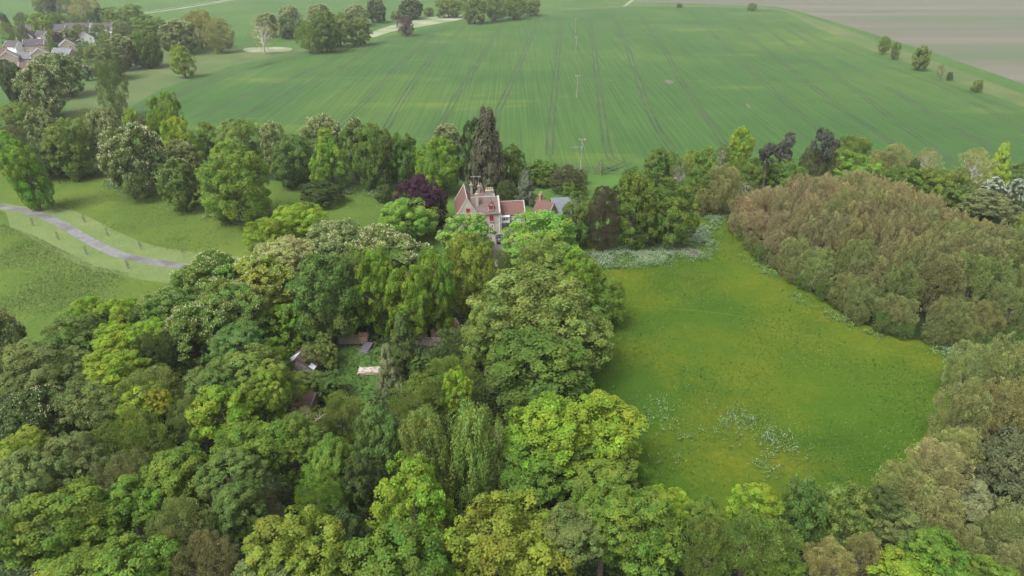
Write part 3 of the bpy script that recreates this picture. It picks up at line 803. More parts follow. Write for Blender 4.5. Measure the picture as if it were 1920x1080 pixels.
COL = {'g': (.062,.102,.017), 'b': (.063,.104,.024), 'l': (.120,.178,.018), 'y': (.112,.150,.020), 'o': (.090,.126,.027), 'd': (.040,.060,.016),
       's': (.086,.112,.034), 'v': (.076,.126,.018), 'w': (.098,.180,.028), 'L': (.088,.150,.016), 't': (.158,.164,.064), 'r': (.095,.103,.044), 'v2': (.085,.148,.020), 'y2': (.150,.170,.060), 'q': (.050,.052,.028), 'pn': (.034,.038,.028), 'p': (.034,.013,.022), 'k': (.19,.175,.018),
       'c': (.15,.165,.06), 'c2': (.100,.165,.022), 'k2': (.056,.054,.030), 'k3': (.046,.050,.022), 's2': (.058,.070,.048), 'p2': (.085,.065,.06)}
NAME = {'HC': ('horse_chestnut', 'tree'), 'SP': ('conifer_tree', 'tree'), 'SQ': ('redwood_tree', 'tree'), 'YW': ('yew_tree', 'tree'), 'PI': ('pine_tree', 'tree'),
        'BE': ('copper_beech', 'tree'), 'WI': ('willow_tree', 'tree'), 'BA': ('bare_tree', 'tree'), 'DT': ('dead_tree', 'tree'), 'HW': ('hawthorn_bush', 'bush'),
        'SB': ('shrub', 'bush'), 'IV': ('ivy_thicket', 'ivy'), 'CP': ('young_tree', 'tree')}
def trunk_mesh(name, L, Rr, Rz, zc, kind, rng, m):
    mb = MB(); H = zc+Rz; r0 = max(.12, .026*H)*(1.3 if kind == 'SQ' else 1)
    top = zc+Rz*(.85 if kind in ('SP', 'SQ') else .25)
    bx, by = rng.uniform(-.04, .04)*H, rng.uniform(-.04, .04)*H
    mb.tube([(0, 0, -.25), (0, 0, .3), (bx*.4, by*.4, top*.45), (bx, by, top)], [r0*1.5, r0*1.1, r0*.8, r0*.22], 7)
    if kind not in ('SB', 'IV', 'HW'):
        for i, l in enumerate(L[:12]):
            q = Vector((l[0]*Rr, l[1]*Rr, zc+l[2]*Rz)); z0 = max(.25*top, min(top*.95, q.z-.45*math.hypot(q.x, q.y)-.05*H))
            s = Vector((bx*z0/top, by*z0/top, z0)); mid = s.lerp(q, .5)+Vector((0, 0, -.03*H))
            mb.tube([s, mid, q], [r0*.42, r0*.26, r0*.08], 5)
    return mb.build(name, m, None, True)
def bare_trunk(L, Rr, Rz, zc, rng, m, n2=5):
    mb = MB(); H = zc+Rz; r0 = .024*H; top = zc+.3*Rz
    mb.tube([(0, 0, -.25), (0, 0, top*.4), (rng.uniform(-.3,.3), 0, top)], [r0*1.4, r0, r0*.4], 6)
    for l in L:
        q = Vector((l[0]*Rr, l[1]*Rr, zc+l[2]*Rz)); z0 = rng.uniform(.25, .8)*top
        s = Vector((0, 0, z0)); mid = s.lerp(q, .55)+Vector((0, 0, .04*H)); mb.tube([s, mid, q], [r0*.5, r0*.32, r0*.14], 5)
        for k in range(n2):
            a = mid.lerp(q, rng.uniform(.2, 1)); d = Vector(rng.normal(0, 1, 3)).normalized(); d.z = abs(d.z)*.8+.1
            e = a+Vector((d.x*Rr, d.y*Rr, d.z*Rz))*.42
            mb.tube([a, a.lerp(e, .5)+Vector(rng.normal(0, .04*Rr, 3)), e], [r0*.2, r0*.13, r0*.05], 4)
    return mb.build('trunk', m, None, True)
n_tree = 0
def place_tree(kind, col, pos, Rr, Rz, zc, label, group, sq=1.0, var=None):
    global n_tree
    n_tree += 1
    rng = np.random.default_rng(1000+n_tree)
    ck = kind
    if kind == 'HC' and col in ('v', 'd', 'g') and 'flower' not in label and 'blossom' not in label: ck = 'HD'
    if kind == 'SY' and col in ('w',): ck = 'SG'
    if kind == 'LM' and col == 'c2': ck = 'LC'
    me, L = crown_variant(ck, n_tree if var is None else var)
    nm, cat = NAME.get(kind, ('broadleaf_tree', 'tree'))
    rz = rng.uniform(0, 6.28) if kind != 'IV' else .12
    root = empty(nm, (pos.x, pos.y, 0), rz); tag(root, label, cat, group)
    cr = link_mesh('crown', me, root); cr.location = (0, 0, zc)
    cr.scale = (Rr, Rr*sq*(1 if kind in ('SP', 'SQ', 'IV') else rng.uniform(.86, 1.14)), Rz)
    if kind not in ('SP', 'SQ', 'IV', 'CP', 'PI'): cr.rotation_euler = (rng.normal(0, .07), rng.normal(0, .07), 0)
    c = [q*1.5 for q in COL[col]]; j = rng.normal(0, .04, 3); v = 1+rng.normal(0, .05)
    cr.color = (max(.004, c[0]*v*(1+j[0])), max(.004, c[1]*v*(1+j[1]*.5)), max(.004, c[2]*v*(1+j[2])), 1)
    bark = M['red_bark'] if kind == 'SQ' else M['pale_bark'] if kind in ('DT', 'BA') else M['bark']
    tr = bare_trunk(L, Rr, Rz, zc, rng, bark) if kind in ('DT', 'BA') else trunk_mesh('trunk', L, Rr, Rz, zc, ck, rng, bark)
    tr.parent = root
    return root
def solve_tree(x0, y0, x1, y1, kind, H):
    u = (x0+x1)/2; w = x1-x0; h = y1-y0; zc = 4.0; ym = (y0+y1)/2
    asp = {'SP': (1.0, 3.2), 'SQ': (2, 5), 'AS': (.8, 2.2), 'BA': (.7, 1.8), 'SB': (.45, 1.4), 'IV': (.4, 1.3), 'PI': (.6, 1.3), 'CP': (.9, 2), 'LM': (.8, 2.4), 'YW': (.7, 2.6), 'WI': (.8, 2.6)}.get(kind, (.7, 1.7))
    for it in range(14):
        p = at(u, ym, zc); d = depth(p); sl = (p-Vector((0, 0, CAM_H))).length
        de = math.asin((CAM_H-zc)/sl); off = math.atan((ym-540)/F)
        Rr = w/2*d/F*(1.12 if grp == 'trees of the foreground wood' else 1.0)
        Hh = h/2*sl*math.cos(off)**2/F
        rz2 = (Hh*Hh-(Rr*math.sin(de))**2)/math.cos(de)**2
        Rz = math.sqrt(max(rz2, 1e-4)); Rc = min(max(Rz, asp[0]*Rr), asp[1]*Rr)
        if kind == 'SP': H = None
        if H is not None: Rc = min(Rc, H*.5)
        hp = 2*math.sqrt((Rr*math.sin(de))**2+(Rc*math.cos(de))**2)*F/(sl*math.cos(off)**2)
        ym = y0+hp/2 if Rc > Rz or H is not None else (y0+y1)/2 if Rc == Rz else y0+hp/2
        low = .3 if kind in ('SB', 'IV') else .35+.08*Rc
        if kind == 'SQ': low = 2.0
        zn = Rc+low if H is None else max(Rc+low, H-Rc)
        if kind == 'PI': zn = 13
        zc = zc*.4+zn*.6
    return at(u, ym, zc), Rr, Rc, zc
grp = None; Hd = None
for ln in TREES.strip().splitlines():
    if ln[0] == '#': continue
    if ln[0] == '@':
        grp, hd = ln[2:].split('|'); Hd = None if hd == '-' else float(hd); continue
    f = ln.split(' ', 7); x0, y0, x1, y1 = map(float, f[:4]); kind, col, H, lab = f[4:]
    H = Hd if H == '-' else float(H)
    pos, Rr, Rz, zc = solve_tree(x0, y0, x1, y1, kind, H)
    place_tree(kind, col, pos, Rr, Rz, zc, lab, grp, sq=(1.3 if kind == 'IV' else 1.0))

place_tree('IV', 'o', at(604, 692), 3.1, 2.8, 2.75, 'box shaped ivy mass grown over the shed', 'trees of the foreground wood', 1.25)

# the brown rounded copse at the right: young trees packed side by side
def inside(p, poly):
    c = False; j = len(poly)-1
    for i in range(len(poly)):
        a, b = poly[i], poly[j]
        if (a.y > p.y) != (b.y > p.y) and p.x < (b.x-a.x)*(p.y-a.y)/(b.y-a.y)+a.x: c = not c
        j = i
    return c
COPSE = [at(*p) for p in [(1372,418),(1400,455),(1445,500),(1520,548),(1600,600),(1680,632),(1790,648),(1900,655),(2010,640),(2080,560),(2000,510),(1900,505),(1850,490),(1790,452),(1700,405),(1600,388),(1500,388),(1425,397)]]
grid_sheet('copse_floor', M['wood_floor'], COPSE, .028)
rng = np.random.default_rng(5)
xs = [p.x for p in COPSE]; ys = [p.y for p in COPSE]
def edge_dist(p):
    best = 1e9
    for a, b in zip(COPSE, COPSE[1:]+COPSE[:1]):
        ab = b-a; t = max(0, min(1, (p-a).dot(ab)/ab.length_squared)); best = min(best, (p-(a+ab*t)).length)
    return best
spots = []
y = min(ys); row = 0
while y < max(ys):
    x = min(xs)+(row % 2)*2.9
    while x < max(xs):
        p = Vector((x+rng.uniform(-1.3, 1.3), y+rng.uniform(-1.3, 1.3), 0)); x += 5.8
        if not inside(p, COPSE): continue
        q = p.y*CP_+CAM_H*SP_
        if p.x/q > .80: continue
        spots.append(p)
    y += 5.0; row += 1
CL = {'front': 'low greenish brown young tree along the near edge of the rounded brown copse',
      'in': 'tan brown budding young tree packed inside the rounded copse beside the right meadow',
      'back': 'pinkish tan young tree along the far crest of the rounded brown copse'}
ys_lo, ys_hi = min(ys), max(ys); ymid = (ys_lo+ys_hi)/2
skirt = []
for a, b in zip(COPSE[:9], COPSE[1:10]):
    n_ = max(1, int((b-a).length/3.0))
    for k in range(n_): skirt.append(a.lerp(b, (k+rng.uniform(.2, .8))/n_)+Vector((rng.normal(0, .5), rng.normal(.2, .5), 0)))
for i, p in enumerate(spots+skirt):
    e = edge_dist(p); prof = min(1, .55+e/22)
    sk = i >= len(spots)
    zone = 'front' if sk or (e < 4.5 and p.y < ymid+10) else 'back' if p.y > ymid+8 else 'in'
    Rr = rng.uniform(3.5, 4.5)*(.8+.2*prof); H = rng.uniform(9.4, 11.6)*prof*(1+.30*min(1, e/16)); Rz = H*.49
    if sk: Rr = rng.uniform(1.8, 2.6); H = rng.uniform(2.6, 4.6); Rz = H*.5
    t = min(1, max(0, (p.y-ys_lo)/(ys_hi-ys_lo)))
    col = tuple(a_*(1-t)+b_*t for a_, b_ in zip((.110, .126, .044), (.188, .154, .088)))
    if sk: col = (.070, .110, .026) if rng.random() < .6 else (.11, .125, .045)
    elif rng.random() < .2: col = (col[0]*.88, col[1]*1.04, col[2]*.85)
    COL['_c'] = col
    place_tree('CP', '_c', p, Rr, Rz, H-Rz, CL[zone], {'front': 'young trees along the near edge of the copse', 'in': 'young trees inside the copse', 'back': 'young trees on the far crest of the copse'}[zone])
print('trees', n_tree, 'copse', len(spots))

# saplings along the drive: thin stem, stake, tuft
SAP = [(103,394,'first young sapling above the drive from the left'), (159,417,'second young sapling above the drive from the left'), (203,443,'third young sapling above the drive from the left'),
       (265,468,'fourth young sapling above the drive from the left'), (345,483,'staked sapling above the drive close to the wood'), (63,424,'first young sapling below the drive from the left'),
       (110,450,'second young sapling below the drive from the left'), (163,478,'third young sapling below the drive from the left'), (241,504,'fourth young sapling below the drive from the left'),
       (8,412,'lone sapling below the drive by the left picture edge'), (349,520,'sapling below the drive close to the wood')]
for i, (x, y_, lab) in enumerate(SAP):
    p = at(x, y_); root = empty('sapling', p, i*1.3); tag(root, lab, 'sapling', 'saplings planted along the drive')
    me, L = crown_variant('DT', i); cr = link_mesh('crown', me, root); cr.location = (0, 0, 1.5); cr.scale = (.45, .45, .8); cr.color = (.13, .13, .08, 1)
    mb = MB(); mb.tube([(0, 0, -.05), (.02, 0, 1.2), (0, .03, 2.2)], [.05, .04, .02], 6); mb.build('trunk', M['bark'], root)
    mb = MB(); mb.box(.22, .30, -.04, .04, -.1, 1.2); mb.box(-.30, -.22, -.04, .04, -.1, 1.2); mb.box(-.33, .33, -.065, -.042, .95, 1.05); mb.build('stake', M['wood'], root)

# ------------------------------------------------------------------ flowers and grass
def scatter_poly(px, n, rng, soft=0.0):
    poly = [at(*p) for p in px]; xs = [p.x for p in poly]; ys = [p.y for p in poly]; out = []
    while len(out) < n:
        p = Vector((rng.uniform(min(xs), max(xs)), rng.uniform(min(ys), max(ys)), 0))
        if inside(p, poly):
            out.append((p.x+rng.normal(0, soft), p.y+rng.normal(0, soft)))
    return np.array(out)
def cow_parsley(px, n, label_seed, soft=.8, clump=0.5, thr=-.2, h=.75):
    rng = np.random.default_rng(label_seed); P = scatter_poly(px, n, rng, soft)
    w = np.sin(P[:, 0]*.55+label_seed)*np.sin(P[:, 1]*.5+2*label_seed)+.5*np.sin(P[:, 0]*1.7)*np.sin(P[:, 1]*1.9)
    P = P[(w > thr) | (rng.random(len(P)) < .12)]; n = len(P)
    z = h*rng.uniform(.75, 1.25, n); c = np.column_stack([P, z])
    nv = np.column_stack([rng.normal(0, .3, n), rng.normal(0, .3, n), np.ones(n)]); nv /= np.linalg.norm(nv, axis=1)[:, None]
    s = rng.uniform(.02, .058, n); V, Fq = kites(c, nv, rng.normal(size=(n, 3)), s, s, -.1); mi = np.zeros(n, int)
    # stems and leafy green below
    m = int(n*1.2); q = rng.integers(0, n, m); c2 = c[q].copy(); c2[:, :2] += rng.normal(0, .3, (m, 2)); c2[:, 2] *= rng.uniform(.1, .8, m)
    v2, f2 = kites(c2, rng.normal(0, .6, (m, 3))+np.array([0, 0, .8]), rng.normal(size=(m, 3)), rng.uniform(.15, .3, m), rng.uniform(.08, .14, m), .2)
    tall = np.column_stack([rng.normal(0, .1, n), rng.normal(0, .1, n), np.ones(n)]); base = c.copy(); base[:, 2] = z/2
    v3, f3 = kites(base, np.column_stack([rng.normal(size=n), rng.normal(size=n), np.zeros(n)]), tall, z/2, np.full(n, .012), 0)
    VV = np.concatenate([V, v2, v3]); FF = np.concatenate([Fq, f2+len(V), f3+len(V)+len(v2)])
    mi = np.concatenate([mi, np.ones(m, int), np.ones(n, int)])
    return tag(link_mesh('cow_parsley', np_mesh('cow_parsley', VV, FF, [M['may'], M['weed']], mi)), CPL[label_seed], 'wild flowers', None, 'stuff')
M['weed'] = rough_mat('weed', (.05,.10,.025), (.08,.14,.04), 1)
CPL = {1: 'broad white drift of cow parsley under the trees at the top of the right meadow', 2: 'white flower path between the great tree and the copse',
       3: 'streak of white flowers in the lower part of the right meadow', 4: 'white flowers along the near edge of the copse', 5: 'white flowers along the foot of the copse at right',
       6: 'white flowers around the foot of the round chestnut', 7: 'white flowers below the great yellow green oak', 8: 'white flowers along the belt by the copper beech',
       9: 'thin sprinkle of white flowers over the corner of the right meadow', 10: 'white flowers at the foot of the left belt'}
cow_parsley([(1088,482),(1150,470),(1215,462),(1260,445),(1310,440),(1332,458),(1318,482),(1230,496),(1130,502),(1095,500)], 15000, 1, 1.2, thr=-.3)
cow_parsley([(1290,440),(1330,405),(1352,398),(1358,410),(1335,430),(1325,455)], 1700, 2, 1.0)
cow_parsley([(1360,800),(1400,780),(1430,800),(1455,850),(1475,885),(1455,880),(1420,830),(1380,810)], 900, 3, 2.0, thr=.2)
cow_parsley([(1380,470),(1500,552),(1600,608),(1660,640),(1640,640),(1580,612),(1490,562),(1395,490)], 700, 4, .9, thr=.3)
cow_parsley([(1700,652),(1800,658),(1880,660),(1870,672),(1760,670)], 900, 5, .5, thr=0)
cow_parsley([(200,338),(240,352),(290,352),(310,345),(300,360),(230,362),(198,350)], 1100, 6, .5, thr=-.2)
cow_parsley([(365,398),(420,412),(500,405),(515,395),(520,408),(430,425),(375,415)], 700, 7, .7, thr=.0)
cow_parsley([(640,355),(720,360),(735,372),(700,372),(640,364)], 1100, 8, .6)
cow_parsley([(1180,760),(1260,750),(1290,800),(1250,860),(1200,850)], 450, 9, 2.5, thr=.1)
cow_parsley([(80,318),(200,326),(205,334),(90,330)], 800, 10, .6)
def grass(px, n, seed, label, c1, c2, hmax=.35):
    rng = np.random.default_rng(seed); P = scatter_poly(px, n, rng)
    w = .5+.5*np.sin(P[:, 0]*.21+1)*np.sin(P[:, 1]*.17)+rng.normal(0, .2, n); P = P[w > .45]; n = len(P)
    h = rng.uniform(.12, hmax, n); c = np.column_stack([P, h*.5])
    a = rng.uniform(0, 6.28, n); nv = np.column_stack([np.cos(a), np.sin(a), rng.uniform(.2, 1.2, n)]); nv /= np.linalg.norm(nv, axis=1)[:, None]
    t = np.column_stack([rng.normal(0, .4, n), rng.normal(0, .4, n), np.ones(n)])
    V, Fq = kites(c, nv, t, h*.6, rng.uniform(.05, .13, n), .1)
    return tag(link_mesh('grass', np_mesh('grass', V, Fq, [rough_mat('grass_blade', c1, c2, .08)])), label, 'grass', None, 'stuff')
grass([(1090,505),(1130,480),(1320,470),(1360,430),(1420,480),(1520,560),(1640,640),(1780,665),(1870,672),(1790,720),(1750,810),(1650,900),(1400,930),(1250,930),(1170,780),(1120,700)], 26000, 21, 'rough yellow green grass of the right meadow', (.042,.088,.010), (.075,.108,.012))
grass([(0,420),(60,440),(180,500),(330,530),(340,560),(250,560),(100,590),(30,650),(0,620)], 30000, 22, 'rough grass of the meadow below the drive', (.08,.128,.030), (.115,.155,.042), .22)
grass([(90,340),(300,350),(520,370),(700,378),(740,420),(560,400),(460,460),(360,478),(250,460),(150,400),(90,385)], 26000, 23, 'rough grass of the parkland above the drive', (.08,.128,.026), (.115,.155,.038), .22)

def undergrowth(px, n, seed, label):
    rng = np.random.default_rng(seed); P = scatter_poly(px, n, rng)
    w = np.sin(P[:, 0]*.4)*np.sin(P[:, 1]*.37)+.6*np.sin(P[:, 0]*1.3+1)*np.sin(P[:, 1]*1.1); h = (.45+.5*w).clip(.12, 1.2)
    c = np.column_stack([P, h*rng.uniform(.3, 1, n)]); nv = rng.normal(0, .5, (n, 3))+np.array([0, 0, .8]); nv /= np.linalg.norm(nv, axis=1)[:, None]
    V, Fq = kites(c, nv, rng.normal(size=(n, 3)), rng.uniform(.14, .34, n), rng.uniform(.08, .2, n), .2)
    return tag(link_mesh('undergrowth', np_mesh('undergrowth', V, Fq, [rough_mat('undergrowth', (.028,.05,.014), (.06,.095,.022), .5)])), label, 'undergrowth', None, 'stuff')
undergrowth([(-100,760),(90,740),(240,690),(340,620),(420,560),(520,540),(640,520),(840,520),(930,500),(1030,540),(1080,600),(1095,720),(1140,860),(1250,960),(1400,1030),(1640,1010),(1760,920),(1820,800),(1900,700),(2000,690),(2000,1300),(960,1400),(-100,1250)], 60000, 31, 'dark undergrowth on the floor of the foreground wood')

# ------------------------------------------------------------------ the manor house
def gable_roof_x(mb, x0, x1, y0, y1, ze, zr, over=.25, th=.14, ridge=None):
    """ridge along x"""
    ym = (y0+y1)/2 if ridge is None else ridge
    k0 = (zr-ze)/(ym-y0); k1 = (zr-ze)/(y1-ym)
    mb.slab([(x0, y0-over, ze-k0*over+.1), (x1, y0-over, ze-k0*over+.1), (x1, ym, zr+.1), (x0, ym, zr+.1)], th)
    mb.slab([(x1, y1+over, ze-k1*over+.1), (x0, y1+over, ze-k1*over+.1), (x0, ym, zr+.1), (x1, ym, zr+.1)], th)
def gable_roof_y(mb, x0, x1, y0, y1, ze, zr, over=.25, th=.14):
    xm = (x0+x1)/2; k = (zr-ze)/(xm-x0)
    mb.slab([(x0-over, y1, ze-k*over+.1), (x0-over, y0, ze-k*over+.1), (xm, y0, zr+.1), (xm, y1, zr+.1)], th)
    mb.slab([(x1+over, y0, ze-k*over+.1), (x1+over, y1, ze-k*over+.1), (xm, y1, zr+.1), (xm, y0, zr+.1)], th)
def window(parent, x, z, w, h, y, frame, cols=2, rows=3, sill=True, dep=.1):
    """window in a wall facing -y at y"""
    mb = MB(); t = .11
    mb.box(x-w/2, x-w/2+t, y-dep, y+.02, z, z+h); mb.box(x+w/2-t, x+w/2, y-dep, y+.02, z, z+h)
    mb.box(x-w/2+t, x+w/2-t, y-dep, y+.02, z, z+t); mb.box(x-w/2+t, x+w/2-t, y-dep, y+.02, z+h-t, z+h)
    for i in range(1, cols):
        xx = x-w/2+w*i/cols; mb.box(xx-.05, xx+.05, y-dep+.012, y+.02, z+t, z+h-t)
    for i in range(1, rows):
        zz = z+h*i/rows; mb.box(x-w/2+t, x+w/2-t, y-dep+.02, y+.015, zz-.03, zz+.03)
    wi = mb.build('window', frame, parent)
    gl = MB(); gl.box(x-w/2+.05, x+w/2-.05, y-.045, y+.01, z+.05, z+h-.05); gl.build('pane', M['glass'], wi)
    if sill:
        sm = MB(); sm.box(x-w/2-.12, x+w/2+.12, y-.2, y-.002, z-.14, z-.004); sm.build('sill', M['coping'], wi)
    return wi
def chimney(parent, x, y, z0, z1, wx, wy, pots, m):
    mb = MB(); mb.box(x-wx/2, x+wx/2, y-wy/2, y+wy/2, z0, z1-.25); mb.box(x-wx/2-.1, x+wx/2+.1, y-wy/2-.1, y+wy/2+.1, z1-.25, z1)
    c = mb.build('chimney', m, parent)
    for i in range(pots):
        px_ = x+(i-(pots-1)/2)*min(.45, wx/max(1, pots)); pm = MB()
        pm.tube([(px_, y, z1-.02), (px_, y, z1+.1), (px_, y, z1+.55), (px_, y, z1+.6)], [.2, .17, .14, .18], 8); pm.build('chimney_pot', M['pot'], c)
    return c
hp = at(938.5, 437)
H = empty('manor_house', hp, R_(8)); tag(H, 'gabled manor house with mottled red tile roofs, pale rendered walls and red windows', 'house')
# walls of the main range, the gabled wing and the rear range
mb = MB(); mb.box(-5.25, 0, 0, 6, -.3, 5.2); mb.prism([(0, 5.2), (6, 5.2), (3, 7.86)], 'x', -.30, 0); mb.build('wall', M['render'], H)
mb = MB(); mb.box(-9.75, -5.25, -.35, 9.6, -.3, 5.2); mb.prism([(-9.75, 5.2), (-5.25, 5.2), (-7.5, 8.8)], 'y', -.35, -.05); mb.prism([(-9.75, 5.2), (-5.25, 5.2), (-7.5, 8.8)], 'y', 9.3, 9.6); mb.build('wall', M['render'], H)
mb = MB(); mb.box(-5.25, -.4, 6.02, 10.2, -.3, 4.9); mb.prism([(6.02, 4.9), (10.2, 4.9), (8.1, 6.95)], 'x', -.7, -.4); mb.build('wall', M['greystone'], H)
r = MB(); gable_roof_x(r, -6.6, -.32, 0, 6, 5.2, 7.82); r.build('roof', M['old_tile'], H)
r = MB(); gable_roof_y(r, -9.75, -5.25, -.04, 9.28, 5.2, 8.78); wr = r.build('roof', M['red_tile'], H); wr['label'] = 'steep orange red wing roof'
r = MB(); gable_roof_x(r, -5.9, -.72, 6.02, 10.2, 4.9, 7.0, over=.1); r.build('roof', M['old_tile'], H)
r = MB(); gable_roof_y(r, -4.4, -1.9, 8.2, 13, 5.2, 7.9); r.build('roof', M['old_tile'], H)
mb = MB(); mb.box(-4.4, -1.9, 10.22, 13, -.3, 5.15); mb.prism([(-4.4, 5.15), (-1.9, 5.15), (-3.15, 7.85)], 'y', 8.25, 8.5); mb.build('wall', M['greystone'], H)
def ridge_strip(pts, w=.13):
    m_ = MB(); m_.tube(pts, w, 6); m_.build('ridge_tile', M['coping'], H)
ridge_strip([(-6.6, 3, 7.95), (-.35, 3, 7.95)], .10)
ridge_strip([(-7.5, 0, 8.9), (-7.5, 9.2, 8.9)], .10)
# stone copings on the gables
mb = MB()
for (a, b) in (((-9.95, 4.95), (-7.5, 9.0)), ((-5.05, 4.95), (-7.5, 9.0))):
    for yy in (-.42, 9.25): mb.slab([(a[0], yy, a[1]+.12), (a[0], yy+.36, a[1]+.12), (b[0], yy+.36, b[1]+.12), (b[0], yy, b[1]+.12)], .16)
for (a, b) in (((-.2, 5.05), (3, 8.05)), ((6.2, 5.05), (3, 8.05))):
    mb.slab([(-.34, a[0], a[1]+.1), (.06, a[0], a[1]+.1), (.06, b[0], b[1]+.1), (-.34, b[0], b[1]+.1)], .18)
mb.build('coping', M['coping'], H)
mb = MB(); mb.box(-5.2, -.05, -.36, -.24, 4.92, 5.04); mb.build('gutter', M['metal'], H)
for xx in (-.22, .14):
    mb = MB(); mb.tube([(xx, -.12, 0), (xx, -.12, 5.0)], .06, 6); mb.build('drainpipe', M['white'], H)
window(H, -2.05, 3.1, .92, 1.45, 0, M['red']); window(H, -2.05, .6, .95, 1.6, 0, M['white'])
window(H, -4.2, 3.1, .92, 1.45, 0, M['red']); window(H, -7.4, 5.6, .85, 1.0, -.35, M['red'], 2, 2)
window(H, -7.5, 2.6, 1.1, 1.5, -.35, M['red'])
# the dormer
dm = MB(); dm.prism([(-2.75, 5.55), (-1.45, 5.55), (-1.45, 6.75), (-2.1, 7.65), (-2.75, 6.75)], 'y', .25, .55)
dm.box(-2.75, -1.45, .56, 2.1, 5.6, 6.7); do = dm.build('dormer', M['render'], H)
r = MB(); gable_roof_y(r, -2.75, -1.45, .12, 2.6, 6.72, 7.68, over=.14, th=.1); r.build('dormer_roof', M['old_tile'], do)
f = MB(); f.tube([(-2.1, .2, 7.7), (-2.1, .2, 8.25)], [.07, .03], 6); f.build('finial', M['coping'], do)
window(do, -2.1, 5.78, .95, 1.0, .25, M['red'], 2, 2)
chimney(H, -2.0, 4.1, 6.0, 9.15, 1.75, .8, 4, M['greystone'])
chimney(H, -5.15, 1.5, 5.6, 9.4, .62, .62, 1, M['render'])
chimney(H, -5.9, 8.0, 5.8, 9.3, .58, .58, 1, M['greystone'])
chimney(H, -4.0, 9.1, 5.6, 8.6, .55, .55, 1, M['greystone'])
for (x, y, z) in ((-5.35, 8.0, 9.0), (-4.0, 9.1, 8.6)):
    a = MB(); a.tube([(x, y, z), (x, y, z+2.4)], .035, 5); a.tube([(x-.6, y, z+2.2), (x+.6, y+.1, z+2.2)], .025, 4)
    for k in range(5): a.tube([(x-.5+.24*k, y-.28, z+2.2), (x-.5+.24*k, y+.28, z+2.2)], .02, 4)
    a.build('television_aerial', M['metal'], H)
# lower right wing with its white oriel
mb = MB(); mb.box(.25, 6.1, 2.5, 7.5, -.3, 3.5); mb.prism([(2.5, 3.5), (7.5, 3.5), (5, 5.75)], 'x', 5.8, 6.1); mb.build('wall', M['greystone'], H)
r = MB(); gable_roof_x(r, .12, 6.02, 2.5, 7.5, 3.5, 5.75, over=.3); k = r.build('roof', M['red_tile'], H); k['label'] = 'low red tiled wing roof'
mb = MB(); mb.slab([(6.0, 2.1, 3.35), (6.25, 2.1, 3.35), (6.25, 5, 5.98), (6.0, 5, 5.98)], .15); mb.slab([(6.25, 7.9, 3.35), (6.0, 7.9, 3.35), (6.0, 5, 5.98), (6.25, 5, 5.98)], .15); mb.build('coping', M['coping'], H)
ridge_strip([(.15, 5, 5.88), (6.0, 5, 5.88)], .09)
mb = MB(); mb.box(.35, 2.35, 1.6, 2.49, 1.75, 2.25); mb.box(.3, 2.4, 1.45, 2.49, 3.25, 3.42); mb.box(.35, .47, 1.6, 2.4, 2.26, 3.24); mb.box(2.23, 2.35, 1.6, 2.4, 2.26, 3.24)
mb.box(.5, 2.2, 2.3, 2.45, 2.26, 3.24); ori = mb.build('oriel', M['white'], H)
window(ori, 1.35, 2.26, 1.7, .97, 1.7, M['white'], 4, 1, False)
window(H, 3.1, 2.3, .8, .75, 2.5, M['white'], 2, 1)
window(H, 4.6, 1.0, .9, 1.2, 2.5, M['white'], 2, 2)
d = MB(); d.box(-4.9, -4.2, -.06, .02, .02, 2.05); dd = d.build('door', M['red'], H)
d = MB(); d.tube([(-4.32, -.11, 1.0), (-4.32, -.05, 1.0)], .04, 6); d.build('handle', M['metal'], dd)

